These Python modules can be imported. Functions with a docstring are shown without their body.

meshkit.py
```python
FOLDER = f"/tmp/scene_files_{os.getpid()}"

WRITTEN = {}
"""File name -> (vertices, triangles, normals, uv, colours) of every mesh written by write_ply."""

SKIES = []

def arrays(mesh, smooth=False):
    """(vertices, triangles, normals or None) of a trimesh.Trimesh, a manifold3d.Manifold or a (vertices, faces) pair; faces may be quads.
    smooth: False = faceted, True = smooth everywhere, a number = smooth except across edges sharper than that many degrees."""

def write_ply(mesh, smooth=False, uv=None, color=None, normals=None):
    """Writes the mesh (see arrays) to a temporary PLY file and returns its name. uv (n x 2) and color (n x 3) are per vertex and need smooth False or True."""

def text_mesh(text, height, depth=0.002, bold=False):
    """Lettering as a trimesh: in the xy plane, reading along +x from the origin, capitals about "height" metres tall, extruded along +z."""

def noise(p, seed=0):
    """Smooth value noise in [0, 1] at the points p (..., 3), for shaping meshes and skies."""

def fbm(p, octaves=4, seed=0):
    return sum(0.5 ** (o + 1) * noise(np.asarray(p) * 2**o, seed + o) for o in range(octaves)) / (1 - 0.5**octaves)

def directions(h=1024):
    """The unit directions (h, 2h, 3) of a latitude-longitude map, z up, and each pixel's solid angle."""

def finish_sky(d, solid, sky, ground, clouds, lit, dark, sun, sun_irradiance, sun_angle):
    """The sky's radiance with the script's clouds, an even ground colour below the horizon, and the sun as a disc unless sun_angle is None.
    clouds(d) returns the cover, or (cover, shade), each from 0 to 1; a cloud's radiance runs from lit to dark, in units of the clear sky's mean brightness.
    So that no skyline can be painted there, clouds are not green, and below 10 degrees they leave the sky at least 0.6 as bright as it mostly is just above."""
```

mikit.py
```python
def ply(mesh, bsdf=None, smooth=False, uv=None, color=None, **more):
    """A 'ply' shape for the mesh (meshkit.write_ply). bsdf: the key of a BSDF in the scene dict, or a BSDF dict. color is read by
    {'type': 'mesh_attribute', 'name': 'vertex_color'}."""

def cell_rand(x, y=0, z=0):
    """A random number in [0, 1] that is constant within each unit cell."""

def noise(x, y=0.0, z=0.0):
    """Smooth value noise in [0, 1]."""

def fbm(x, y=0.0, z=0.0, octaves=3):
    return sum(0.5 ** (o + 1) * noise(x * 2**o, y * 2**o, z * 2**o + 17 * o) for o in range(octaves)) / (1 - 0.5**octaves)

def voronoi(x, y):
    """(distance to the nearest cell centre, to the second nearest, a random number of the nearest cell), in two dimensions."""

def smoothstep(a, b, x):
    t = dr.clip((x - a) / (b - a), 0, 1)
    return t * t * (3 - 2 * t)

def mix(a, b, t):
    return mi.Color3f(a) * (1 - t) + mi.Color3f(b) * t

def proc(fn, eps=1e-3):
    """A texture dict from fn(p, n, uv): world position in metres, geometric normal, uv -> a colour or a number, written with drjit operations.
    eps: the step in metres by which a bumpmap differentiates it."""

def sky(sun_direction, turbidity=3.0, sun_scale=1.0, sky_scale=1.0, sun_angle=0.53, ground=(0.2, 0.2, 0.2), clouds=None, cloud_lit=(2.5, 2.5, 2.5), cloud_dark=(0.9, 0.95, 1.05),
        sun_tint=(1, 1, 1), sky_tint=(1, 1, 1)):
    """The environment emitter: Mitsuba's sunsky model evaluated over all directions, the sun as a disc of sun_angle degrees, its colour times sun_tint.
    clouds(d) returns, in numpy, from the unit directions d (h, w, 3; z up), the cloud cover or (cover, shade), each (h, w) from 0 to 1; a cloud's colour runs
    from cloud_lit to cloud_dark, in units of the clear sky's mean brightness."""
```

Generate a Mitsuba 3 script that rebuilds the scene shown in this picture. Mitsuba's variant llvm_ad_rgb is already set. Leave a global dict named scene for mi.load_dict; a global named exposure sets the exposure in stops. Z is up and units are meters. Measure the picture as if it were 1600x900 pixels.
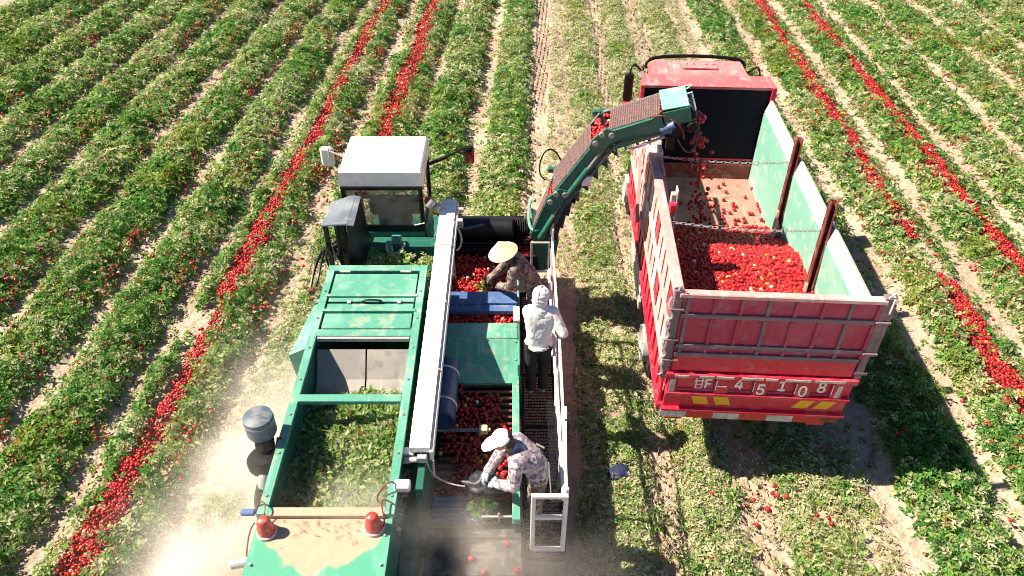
import math, random
import numpy as np, trimesh, drjit as dr, mitsuba as mi, manifold3d as m3
from scipy.spatial import ConvexHull
import mikit, meshkit
from mikit import proc, fbm as tfbm, noise as tnoise, smoothstep as sstep, mix, voronoi
from meshkit import fbm, noise

# ------------------------------------------------------------------ camera, light, exposure
T = mi.ScalarTransform4f
H, PITCH = 8.15, math.radians(38.96)
scene = {'type': 'scene'}
labels = {}
exposure = 3.15
scene['camera'] = {'type': 'perspective', 'fov': 2 * math.degrees(math.atan(800 / 1150)), 'fov_axis': 'x', 'near_clip': 0.1, 'far_clip': 500.0,
                   'to_world': T().look_at(origin=[0, 0, H], target=[0, math.cos(PITCH), H - math.sin(PITCH)], up=[0, 0, 1])}
scene['sky'] = mikit.sky((-0.8, 0.04, 1.0), turbidity=3, sky_scale=0.36, ground=(0.25, 0.2, 0.15))
labels['sky'] = {'kind': 'structure'}

# ------------------------------------------------------------------ helpers
RNG = np.random.default_rng(7)
def key_for(k):
    if k not in scene and k not in labels: return k
    i = 1
    while f'{k}_{i:03d}' in scene or f'{k}_{i:03d}' in labels: i += 1
    return f'{k}_{i:03d}'
def thing(k, label, cat, group=None):
    k = key_for(k); labels[k] = {'label': label, 'category': cat}
    if group: labels[k]['group'] = group
    return k
def obj(k, mesh, mat, smooth=30, parent=None, label=None, **kw):
    k = key_for((parent + '__' + k) if parent else k)
    if isinstance(mesh, list): mesh = cat(mesh)
    scene[k] = mikit.ply(mesh, mat, smooth=smooth, **kw)
    if label: labels[k] = {'label': label}
    return k
def cat(ms): return trimesh.util.concatenate([tm(m) for m in ms])
def tm(m):
    if isinstance(m, m3.Manifold):
        q = m.to_mesh(); return trimesh.Trimesh(q.vert_properties[:, :3], q.tri_verts, process=False)
    return m
def hullmesh(pts):
    pts = np.asarray(pts, float); h = ConvexHull(pts); f = h.simplices.copy()
    c = pts.mean(0); n = np.cross(pts[f[:, 1]] - pts[f[:, 0]], pts[f[:, 2]] - pts[f[:, 0]])
    flip = np.einsum('ij,ij->i', n, pts[f[:, 0]] - c) < 0
    f[flip] = f[flip][:, ::-1]
    return trimesh.Trimesh(pts, f, process=False)
def bevel_pts(hx, hy, hz, b):
    out = []
    for sx in (-1, 1):
        for sy in (-1, 1):
            for sz in (-1, 1):
                out += [(sx * (hx - b), sy * (hy - b), sz * hz), (sx * (hx - b), sy * hy, sz * (hz - b)), (sx * hx, sy * (hy - b), sz * (hz - b))]
    return np.array(out)
_HF = {}
def box(x0, x1, y0, y1, z0, z1, b=0.006):
    h = np.array([x1 - x0, y1 - y0, z1 - z0]) / 2; b = min(b, h.min() * .45)
    if 'f' not in _HF: _HF['f'] = hullmesh(bevel_pts(1, 1, 1, .2)).faces
    return trimesh.Trimesh(bevel_pts(*h, b) + np.array([x0 + x1, y0 + y1, z0 + z1]) / 2, _HF['f'], process=False)
def frame(d, up=(0, 0, 1)):
    d = np.asarray(d, float); d = d / np.linalg.norm(d); s = np.cross(d, up)
    if np.linalg.norm(s) < 1e-4: s = np.cross(d, (1, 0, 0))
    s /= np.linalg.norm(s); return s, d, np.cross(s, d)
def bar(p, q, w, h, up=(0, 0, 1), b=0.004):
    p, q = np.asarray(p, float), np.asarray(q, float); s, d, u = frame(q - p, up)
    m = box(-w / 2, w / 2, 0, np.linalg.norm(q - p), -h / 2, h / 2, b)
    m.vertices = m.vertices @ np.array([s, d, u]) + p; return m
def quadslab(pts, t):
    """a slab: four corner points counter-clockwise seen from its front, thickness t behind them"""
    p = np.asarray(pts, float); n = np.cross(p[1] - p[0], p[2] - p[0]); n /= np.linalg.norm(n)
    return hullmesh(np.vstack([p, p - n * t]))
def tube(pts, r, n=8, closed=False):
    p = np.asarray(pts, float); t = np.gradient(p, axis=0)
    if closed: t = np.roll(p, -1, 0) - np.roll(p, 1, 0)
    t /= np.linalg.norm(t, axis=1, keepdims=True) + 1e-12
    ref = np.array([0, 0, 1.]) if abs(t[:, 2]).max() < .95 else (np.array([1., 0, 0]) if abs(t[:, 0]).max() < .95 else np.array([.3, .9, .2]))
    a = np.cross(t, ref); a /= np.linalg.norm(a, axis=1, keepdims=True) + 1e-12; c = np.cross(t, a)
    ang = np.arange(n) * 2 * np.pi / n; r = np.broadcast_to(r, (len(p),))
    v = p[:, None] + r[:, None, None] * (np.cos(ang)[None, :, None] * a[:, None] + np.sin(ang)[None, :, None] * c[:, None])
    N = len(p); k = N if closed else N - 1; f = []
    for i in range(k):
        for j in range(n):
            A, B = i * n + j, i * n + (j + 1) % n; C, D = ((i + 1) % N) * n + (j + 1) % n, ((i + 1) % N) * n + j
            f += [(A, B, C), (A, C, D)]
    v = v.reshape(-1, 3)
    if not closed:
        v = np.vstack([v, p[0], p[-1]])
        for j in range(n): f += [(N * n, (j + 1) % n, j), (N * n + 1, (N - 1) * n + j, (N - 1) * n + (j + 1) % n)]
    return trimesh.Trimesh(v, f, process=False)
def curve(pts, n=20):
    p = np.asarray(pts, float); k = len(p); t = np.linspace(0, k - 1, n)
    from scipy.interpolate import CubicSpline
    return CubicSpline(np.arange(k), p)(t)
def hose(pts, r, n=24, s=7): return tube(curve(pts, n), r, s)
def lathe(profile, n=24, at=(0, 0, 0), axis=(0, 0, 1)):
    m = trimesh.creation.revolve(np.asarray(profile, float), sections=n)
    s, d, u = frame(axis, (0, 1, 0) if abs(axis[1]) < .9 * np.linalg.norm(axis) else (1, 0, 0))
    m.vertices = m.vertices @ np.array([s, u, d]) + np.asarray(at); 
    if np.linalg.det(np.array([s, u, d])) < 0: m.invert()
    return m
def cyl(p, q, r, n=20, b=None):
    p, q = np.asarray(p, float), np.asarray(q, float); L = np.linalg.norm(q - p); b = min(r, L) * .12 if b is None else b
    return lathe([(0, 0), (r - b, 0), (r, b), (r, L - b), (r - b, L), (0, L)], n, p, q - p)
def moved(m, M):
    m = m.copy(); m.apply_transform(M); return m

# ------------------------------------------------------------------ materials
def principled(c, r=.5, m=0., spec=.5, **k):
    c = c if isinstance(c, dict) else {'type': 'rgb', 'value': list(c)}
    r = r if isinstance(r, dict) else float(r)
    return {'type': 'twosided', 'bsdf': {'type': 'principled', 'base_color': c, 'roughness': r, 'metallic': float(m), 'specular': float(spec), **k}}
def worn(a, b, dirt, s=2.5, lo=.45, hi=.75, da=.6, dlo=.55, dhi=.75):
    """paint a that has weathered to b in patches, with caked dirt in flecks"""
    a, b, dirt = ([x * .78 for x in c] for c in (a, b, dirt))
    def fn(p, n, uv):
        n1 = tfbm(p.x * s, p.y * s, p.z * s, 4); n2 = tfbm(p.x * s * 4.3 + 9, p.y * s * 4.3, p.z * s * 4.3, 3)
        n3 = tfbm(p.x * 21, p.y * 2.6, p.z * 2.6 + 4, 3); c = mix(mix(a, b, sstep(lo, hi, n1)), b, sstep(.6, .72, n3) * .7)
        return mix(c, dirt, dr.maximum(sstep(dlo, dhi, n2), .8 * sstep(.68, .74, tfbm(p.x * 3.1, p.y * 24, p.z * 5, 3))) * da)
    return proc(fn)
DUST = (.42, .33, .25)
def mat(name, c, dent=0, **k):
    b = principled(c, **k)
    if dent: b['bsdf'] = {'type': 'bumpmap', 'tex': proc(dents, eps=.01), 'scale': float(dent), 'bsdf': b['bsdf']}   # pressed and dented sheet
    scene['mat_' + name] = b; return 'mat_' + name
def dents(p, n, uv): return tfbm(p.x * 2.6, p.y * 2.6, p.z * 2.6, 3) + .12 * tfbm(p.x * 14, p.y * 14, p.z * 14, 2)
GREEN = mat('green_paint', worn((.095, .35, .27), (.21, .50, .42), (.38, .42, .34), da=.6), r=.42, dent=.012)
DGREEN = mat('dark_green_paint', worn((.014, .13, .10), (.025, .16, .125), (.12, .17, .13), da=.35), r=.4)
WHITE = mat('white_paint', worn((.78, .79, .80), (.7, .71, .72), (.55, .5, .44), da=.25), r=.4)
LAMPW = mat('lamp_white', worn((1., 1., 1.), (.96, .96, .95), (.62, .55, .47), dlo=.66, dhi=.78, da=.5), r=.45)
NAVY = mat('navy_steel', worn((.006, .008, .015), (.009, .011, .019), (.02, .018, .02), da=.4), r=.5, spec=.3)
BLACK = mat('black_plastic', (.006, .006, .007), r=.4, spec=.3)
HEADB = mat('headboard_navy', worn((.004, .007, .019), (.006, .009, .022), (.014, .013, .017), da=.4), r=.6, spec=.12)
RUBBER = mat('rubber', worn((.012, .012, .013), (.025, .024, .022), (.13, .11, .09), da=.4), r=.8, spec=.3)
STEEL = mat('grey_steel', worn((.34, .36, .39), (.28, .3, .33), (.3, .25, .2), da=.4), r=.4, m=.35)
BGREY = mat('blue_grey_steel', worn((.13, .17, .22), (.2, .25, .3), (.35, .36, .36), da=.5), r=.45)
GALV = mat('galvanised', worn((.6, .6, .61), (.5, .5, .52), (.35, .3, .26), da=.3), r=.38, m=.3)
BLUE = mat('blue_paint', worn((.055, .13, .33), (.11, .2, .42), (.25, .28, .36), da=.5), r=.4)
DBLUE = mat('dark_blue_plastic', worn((.02, .05, .16), (.03, .07, .2), (.1, .11, .16), da=.3), r=.35)
RED = mat('red_paint', worn((.66, .018, .06), (.7, .045, .09), (.58, .2, .21), da=.4), r=.4)
CABRED = mat('cab_red', worn((.60, .14, .16), (.64, .24, .25), (.68, .42, .41), s=1.2, da=.5), r=.3, clearcoat=.4)  # pale pink is faded red with some sky sheen put into the colour
DUSTRED = mat('dusty_red_panel', worn((.46, .035, .095), (.5, .09, .17), (.36, .18, .25), s=2.2, da=.55), r=.6, dent=.015)
PINK = mat('bleached_pink_paint', worn((.66, .34, .34), (.76, .58, .57), (.74, .68, .66), s=3, da=.6), r=.5)
RUST = mat('rusty_red_steel', worn((.16, .03, .028), (.24, .06, .05), (.35, .26, .22), da=.5), r=.55)
GREYRIB = mat('grey_violet_steel', worn((.17, .13, .17), (.24, .17, .2), (.33, .26, .27), da=.5), r=.55)
MINT = mat('mint_paint', worn((.19, .47, .40), (.28, .54, .47), (.5, .6, .54), s=1.6, da=.55), r=.5, dent=.02)
MINTW = mat('pale_mint', worn((.6, .66, .61), (.5, .62, .56), (.66, .62, .56), s=3, da=.5), r=.5)
BEDFLOOR = mat('bed_floor', worn((.34, .22, .19), (.44, .32, .28), (.22, .12, .11), s=2.2, da=.6), r=.55)
BEACON = mat('beacon_red', worn((.6, .06, .05), (.62, .12, .1), (.55, .35, .28), s=6, da=.5), r=.35)
YELLOW = mat('yellow_reflector', (.75, .40, .02), r=.4)
STRIPW = mat('white_reflector', worn((.68, .67, .66), (.5, .5, .5), (.3, .25, .22), da=.5), r=.45)
LETTER = mat('letter_white', (.8, .79, .78), r=.5)
STRIPR = mat('red_reflector', (.5, .02, .03), r=.35)
GREYSHEET = mat('grey_rubber_sheet', worn((.3, .3, .31), (.4, .39, .38), (.2, .19, .18), s=2.5, da=.5), r=.55)
BELTMESH = mat('belt', worn((.12, .07, .08), (.2, .13, .13), (.25, .05, .05), s=7, da=.6), r=.6)
GLASS = 'mat_glass'; scene[GLASS] = {'type': 'blendbsdf', 'weight': proc(lambda p, n, uv: .1 + .35 * sstep(.35, .75, tfbm(p.x * 3, p.y * 3, p.z * 3, 4))), 'a': {'type': 'thindielectric', 'int_ior': 1.5}, 'b': {'type': 'twosided', 'bsdf': {'type': 'diffuse', 'reflectance': {'type': 'rgb', 'value': [.42, .36, .3]}}}}  # patchy tan film: dusty glass, with grey reflection put in as colour
MIRROR = mat('mirror', (.8, .82, .85), r=.08, m=1.)
def deck_fn(p, n, uv):   # tan dust caked on the green deck, the U-shaped rim of the photograph, with torn edges
    w = tfbm(p.x * 6, p.y * 6, 3., 4) - .5
    rim = 3.52 + 1.05 * dr.square((p.x + 1.78) / .6) * .36 + w * .22
    d = sstep(-.03, .05, p.y - rim) * sstep(-.02, .05, p.x + 2.33 + w * .15) * sstep(-.02, .05, -1.2 - p.x + w * .15)
    g = tfbm(p.x * 5, p.y * 1.6, 1., 4)
    c = mix((.045, .27, .185), (.12, .36, .28), sstep(.45, .7, g))
    return mix(c, mix((.40, .305, .23), (.33, .25, .185), tfbm(p.x * 25, p.y * 25, 0., 3)), d)
DECK = mat('dusty_deck', proc(deck_fn), r=.6)
LEAF = 'mat_leaf'; scene[LEAF] = {'type': 'principledthin', 'base_color': {'type': 'mesh_attribute', 'name': 'vertex_color'}, 'roughness': .3, 'diff_trans': 1.0, 'spec_trans': 0.0, 'eta': 1.45}
TOM = 'mat_tomato'; scene[TOM] = principled({'type': 'mesh_attribute', 'name': 'vertex_color'}, r=.28, spec=.5)
def soil_fn(p, n, uv):
    a = tfbm(p.x * .9, p.y * .9, 0., 3); b = tfbm(p.x * 7, p.y * 7, 2., 4); d = tfbm(p.x * 30, p.y * 30, 5., 3)
    c = mix((.32, .26, .215), (.40, .335, .28), sstep(.3, .7, a))
    c = mix(c, (.24, .175, .13), sstep(.5, .75, b) * .6)
    return mix(c, (.17, .12, .09), sstep(.62, .75, d) * .55)
def soil_h(p, n, uv): return tfbm(p.x * 14, p.y * 14, 0., 4) * .045 + tfbm(p.x * 55, p.y * 55, 3., 2) * .006
scene['mat_soil'] = {'type': 'twosided', 'bsdf': {'type': 'bumpmap', 'tex': proc(soil_h, eps=.008), 'scale': 1.0, 'bsdf': {'type': 'diffuse', 'reflectance': proc(soil_fn)}}}

# ------------------------------------------------------------------ field: rows run at 2.48 deg to the right of +y;  u across, v along
RA = math.radians(2.48)
def uv2xy(u, v): return u * math.cos(RA) + v * math.sin(RA), -u * math.sin(RA) + v * math.cos(RA)
def xy2uv(x, y): return x * math.cos(RA) - y * math.sin(RA), x * math.sin(RA) + y * math.cos(RA)
P3 = lambda *a: np.stack(np.broadcast_arrays(*a), -1)
FURROWS = [-19.4, -17.8, -16.2, -14.6, -13.1, -11.75, -10.4, -8.8, -7.3, -5.95, -4.4, -2.9, -1.5]
RIGHT = [4.62, 6.15, 7.7, 9.3, 10.85, 12.4, 14.0, 15.6, 17.2, 18.8, 20.4]
TRACKS = [(-.05, .19, 9.4, 30), (1.72, .2, 2, 30), (2.95, .2, 2, 30), (-3.55, .22, 2, 7.5)]
def ground_h(x, y):
    u, v = xy2uv(x, y); q = P3(x, y, 0 * x)
    h = .05 * (fbm(q * .8, 3, 1) - .5) + .05 * (fbm(q * 5, 3, 2) - .5)
    for k in FURROWS + RIGHT: h = h - .06 * np.exp(-((u - k) / .22) ** 2)
    for c, w, v0, v1 in TRACKS:
        t = u + .05 * np.sin(v * .5) - c; m = np.clip((w + .04 - np.abs(t)) / .05, 0, 1) * (v > v0) * (v < v1)
        ph = (v + .9 * t) / .21; lug = np.clip(2.2 * np.abs((ph % 1) * 2 - 1) - .6, 0, 1)
        h = h * (1 - .6 * m) + m * (-.08 + .085 * lug)
    return h
xs = np.unique(np.round(np.concatenate([np.linspace(-80, -20, 13), np.arange(-20, -9, .14), np.arange(-9, 9.5, .07), np.arange(9.5, 21, .14), np.linspace(21, 80, 13), np.arange(-.2, 1.35, .035), np.arange(1.9, 2.6, .035), np.arange(3.0, 3.5, .035)]), 3))
ys = np.concatenate([np.linspace(-70, 2, 10), np.arange(2.4, 17, .058), np.arange(17, 28, .1), np.linspace(28.5, 90, 14)])
gx, gy = np.meshgrid(xs, ys); gz = ground_h(gx, gy)
nx, ny = len(xs), len(ys); idx = np.arange(nx * ny).reshape(ny, nx)
gf = np.stack([idx[:-1, :-1], idx[:-1, 1:], idx[1:, 1:], idx[1:, :-1]], -1).reshape(-1, 4)
obj('ground', (np.stack([gx, gy, gz], -1).reshape(-1, 3), gf), 'mat_soil', smooth=True); labels['ground'] = {'kind': 'structure', 'label': 'pale dry soil of the tomato field with tyre tracks'}

# ------------------------------------------------------------------ truck (local frame: s across 0..2.4, l along 0 tail .. 6 headboard)
TA = math.radians(3.35)
TM = np.array([[math.cos(TA), math.sin(TA), 0, 1.85], [-math.sin(TA), math.cos(TA), 0, 6.22], [0, 0, 1, 0], [0, 0, 0, 1.]])
truck = thing('farm_truck', 'red open-bed farm truck half filled with tomatoes beside the harvester', 'truck')
ZA = ((0, .55, .79, 1.42, 2.65, 3.5), (0, .85, 1.24, 1.88, 3.07, 3.9)); ZB = ((0, 1.0, 1.2, 2.65, 3.5), (0, 1.0, 1.35, 3.07, 4.0))
zmap = [ZB]
def warp(p):   # drawing units -> metres of this truck: 2.28 wide, bed 5.46 long, floor at 1.35, walls to about 3
    p = np.array(p, float); return np.stack([p[..., 0] * .91, p[..., 1] * .915, np.interp(p[..., 2], *zmap[0])], -1)
def each(fn, k, ms, *a, **kw):
    for m_ in ms: fn(k, [m_], *a, **kw)
def tr(k, ms, m, smooth=30, parent=None, label=None):
    q = cat(ms if isinstance(ms, list) else [ms]).copy(); q.vertices = warp(q.vertices) if zmap[0] is not None else q.vertices
    return obj(k, moved(q, TM), m, smooth, parent or truck, label)
tr('bed_floor', box(.06, 2.34, .02, 5.96, 1.12, 1.2), BEDFLOOR)
tr('chassis', [box(.75, .87, -.0, 7.4, .82, 1.06), box(1.53, 1.65, -.0, 7.4, .82, 1.06)] + [box(.1, 2.3, l, l + .1, 1.0, 1.118) for l in (.3, 1.2, 2.4, 3.4, 4.5, 5.6)] + [cyl((.3, 2.11, .52), (2.1, 2.11, .52), .09), cyl((.3, 7.05, .5), (2.1, 7.05, .5), .07), box(.15, .7, 3.0, 4.1, .55, .95, .05)], NAVY)
def wheel(s, l, r, w, name='wheel'):
    k = tr(name, lathe([(.0, -.4 * w), (r * .55, -.4 * w), (r * .6, -.5 * w), (r * .9, -.5 * w), (r, -.38 * w), (r, .38 * w), (r * .9, .5 * w), (r * .6, .5 * w), (r * .55, .4 * w), (0, .4 * w)], 32, (s, l, r), (1, 0, 0)), RUBBER)
    sg = -1 if s < 1.2 else 1
    tr('rim', [lathe([(.0, 0), (r * .2, .02), (r * .25, .02), (r * .5, .07), (r * .53, .1), (r * .56, .1), (r * .58, 0)], 28, (s + sg * w * .42, l, r), (sg, 0, 0))] + [cyl((s + sg * (w * .4), l + math.cos(a) * r * .33, r + math.sin(a) * r * .33), (s + sg * (w * .42 + .06), l + math.cos(a) * r * .33, r + math.sin(a) * r * .33), .018, 6) for a in np.arange(8) * .785], GALV, parent=k)
    tr('tyre_lug', [bar((s - .4 * w, l + math.cos(a) * r * .995, r + math.sin(a) * r * .995), (s + .4 * w, l + math.cos(a + .1) * r * .995, r + math.sin(a + .1) * r * .995), .05, .03) for a in np.arange(30) * 2 * math.pi / 30], RUBBER, parent=k)
zmap[0] = None
for s, l in ((.2, 1.93), (.47, 1.93), (1.78, 1.93), (2.06, 1.93), (.2, 6.4), (2.0, 6.4)): wheel(s, l, .5, .26)
zmap[0] = ZB
each(tr, 'side_guard', [box(-.03, .02, 2.8, 4.6, .62, .78, .01), box(-.03, .02, 2.8, 4.6, .88, .98, .01), box(-.0, .05, 3.3, 3.38, .6, 1.1)], GALV)
tr('mudguard', [quadslab([(.02, 1.5, 1.05), (.62, 1.5, 1.05), (.62, 2.7, 1.06), (.02, 2.7, 1.06)], .03)], RUBBER)
# headboard and its red visor
tr('toe_board', [box(.05, 2.35, 5.93, 5.968, 1.2, 1.44)], RUST, label='brown toe board at the foot of the dark headboard')
hb = tr('headboard', [box(.03, 2.37, 5.97, 6.02, 1.2, 2.62)], HEADB)
tr('frame', [box(-.02, .05, 5.9, 6.06, .9, 2.66), box(2.35, 2.43, 5.9, 6.06, .9, 2.66), box(.03, 2.37, 5.955, 5.969, 1.5, 1.53)], RED, parent=hb)
tr('visor', [quadslab([(-.03, 5.93, 2.66), (2.44, 5.93, 2.66), (2.36, 6.33, 2.7), (.03, 6.33, 2.7)], .04)], CABRED, parent=hb)
# cab
cb = tr('cab', [hullmesh([(s, l, z) for s, l, z in [(.2, 6.42, .75), (2.2, 6.42, .75), (.18, 7.75, .75), (2.22, 7.75, .75), (.16, 6.42, 1.75), (2.24, 6.42, 1.75), (.16, 7.8, 1.7), (2.24, 7.8, 1.7), (.26, 6.45, 2.5), (2.14, 6.45, 2.5), (.3, 6.5, 2.575), (2.1, 6.5, 2.575), (.28, 7.45, 2.5), (2.12, 7.45, 2.5), (.36, 7.38, 2.585), (2.04, 7.38, 2.585)]])], CABRED, 50)
each(tr, 'roof_ridge', [hullmesh([(s0, 6.56, 2.57), (s1, 6.56, 2.57), (s0 + .01, 7.3, 2.572), (s1 - .01, 7.3, 2.572), (s0 + .02, 6.6, 2.598), (s1 - .02, 6.6, 2.598), (s0 + .03, 7.26, 2.606), (s1 - .03, 7.26, 2.606)]) for s0, s1 in ((.38, .6), (.7, .86), (1.56, 1.72), (1.82, 2.02))], CABRED, parent=cb)
tr('roof_hatch', [hullmesh(np.vstack([bevel_pts(.34, .17, .02, .03) + (1.2, 7.1, 2.6)])), box(1.0, 1.12, 6.6, 6.8, 2.57, 2.6), box(1.3, 1.42, 6.6, 6.8, 2.57, 2.6)] + [cyl((1.2 + a, 7.1, 2.6), (1.2 + a, 7.1, 2.635), .035, 12) for a in (-.26, -.12, .12, .26)], CABRED, parent=cb)
tr('windscreen_trim', [hose([(.24, 7.45, 2.42), (.32, 7.5, 2.56), (.7, 7.52, 2.6), (1.2, 7.53, 2.61), (1.7, 7.52, 2.6), (2.08, 7.5, 2.56), (2.16, 7.45, 2.42)], .028, 30)], BLACK, parent=cb)
tr('windscreen', [quadslab([(2.12, 7.79, 1.78), (.28, 7.79, 1.78), (.36, 7.52, 2.42), (2.04, 7.52, 2.42)], .012)], BLACK, parent=cb)
for x in (.185, 2.215):
    e = -1 if x < 1 else 1
    d = tr('door', [box(min(x, x + e * .03) - .012, max(x, x + e * .03) - .012 + .01, 6.75, 7.6, .95, 1.72, .01)], CABRED, parent=cb)
    tr('side_window', [quadslab([(x, 6.8, 1.78), (x, 7.6, 1.78), (x - e * .07, 7.4, 2.4), (x - e * .07, 6.85, 2.4)][::e], .01)], BLACK, parent=cb)
def mirror(e, x):
    m = tr('mirror', [hullmesh(bevel_pts(.09, .07, .22, .03) + (x + e * .3, 7.35, 2.15)), hullmesh(bevel_pts(.09, .07, .1, .03) + (x + e * .3, 7.33, 1.82))], BLACK, 40)
    tr('arm', [hose([(x, 7.5, 2.42), (x + e * .15, 7.45, 2.45), (x + e * .29, 7.38, 2.37), (x + e * .3, 7.38, 1.7), (x + e * .12, 7.45, 1.62), (x, 7.5, 1.65)], .017)], BLACK, parent=m)
    tr('cover', [hullmesh(bevel_pts(.085, .055, .07, .02) + (x + e * .31, 7.24, 1.86))], RED, parent=m)
mirror(-1, .2); mirror(1, 2.2)
# right wall: mint inside, paler top flange, outer ribs
rw = tr('right_side_wall', [quadslab([(2.335, .03, 1.2), (2.335, .03, 2.3), (2.335, 5.9, 2.3), (2.335, 5.9, 1.2)][::-1], .05)], MINT)
tr('top_flange', [quadslab([(2.338, .03, 2.30), (2.41, .03, 2.47), (2.41, 5.9, 2.47), (2.338, 5.9, 2.30)][::-1], .05)], MINTW, parent=rw)
each(tr, 'outer_rib', [box(2.386, 2.44, l, l + .07, 1.15, 2.33) for l in np.arange(.25, 5.9, .62)] + [box(2.386, 2.45, .03, 5.9, z, z + .09) for z in (1.12, 1.7, 2.2)], RED, parent=rw)
# left wall: ribs, rails and recessed panels, bleached pink
WX = lambda z: .0 + (z - 1.0) / 1.5 * .035
lw = tr('left_side_wall', [quadslab([(WX(1.12) + .075, .03, 1.12), (WX(2.48) + .075, .03, 2.48), (WX(2.48) + .075, 3.25, 2.48), (WX(1.12) + .075, 3.25, 1.12)][::-1], .012), quadslab([(WX(1.12) + .075, 3.3, 1.12), (WX(2.4) + .05, 3.3, 2.44), (WX(2.4) + .04, 5.9, 2.4), (WX(1.12) + .075, 5.9, 1.12)][::-1], .012)], RED, label='bleached pink and red slotted side wall with bent front half')
for z in (1.12, 1.56, 2.01, 2.46):
    m = RED if z < 1.4 else PINK
    tr('side_rail', [bar((WX(z) + .005, .0, z), (WX(z) + .005, 3.26, z), .13, .055)], m, parent=lw)
    tr('side_rail', [bar((WX(z) + .005, 3.28, z), (WX(z) - .015 - .03 * (z > 2), 5.92, z - .03), .13, .055)], m, parent=lw)
for z0, z1, m in ((1.15, 1.53, RED), (1.59, 1.98, PINK), (2.04, 2.43, PINK)):
    for i, l in enumerate(np.arange(.06, 5.8, .33)):
        o = -.02 * (l > 3.3) * (z1 > 2); g = .2 if m == RED else .245
        tr('side_plate', [hullmesh([(WX(z) + dx + o, ll, z) for z in (z0, z1) for dx in (-.035, .0) for ll in (l + (.1 * (z - z0) if m == RED else 0), l + g)])], m if (i + int(z0 * 7)) % 5 else RED, parent=lw)
each(tr, 'side_brace', [bar((-.1, 4.6, 2.45), (-.1, 3.7, 1.5), .06, .05), bar((.11, 3.5, 2.6), (.13, 4.7, 2.5), .07, .05), bar((.15, 3.2, 2.45), (.05, 5.2, 2.62), .05, .05), bar((.2, 2.6, 2.2), (.12, 3.9, 2.56), .05, .06)], PINK, parent=lw)
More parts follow.
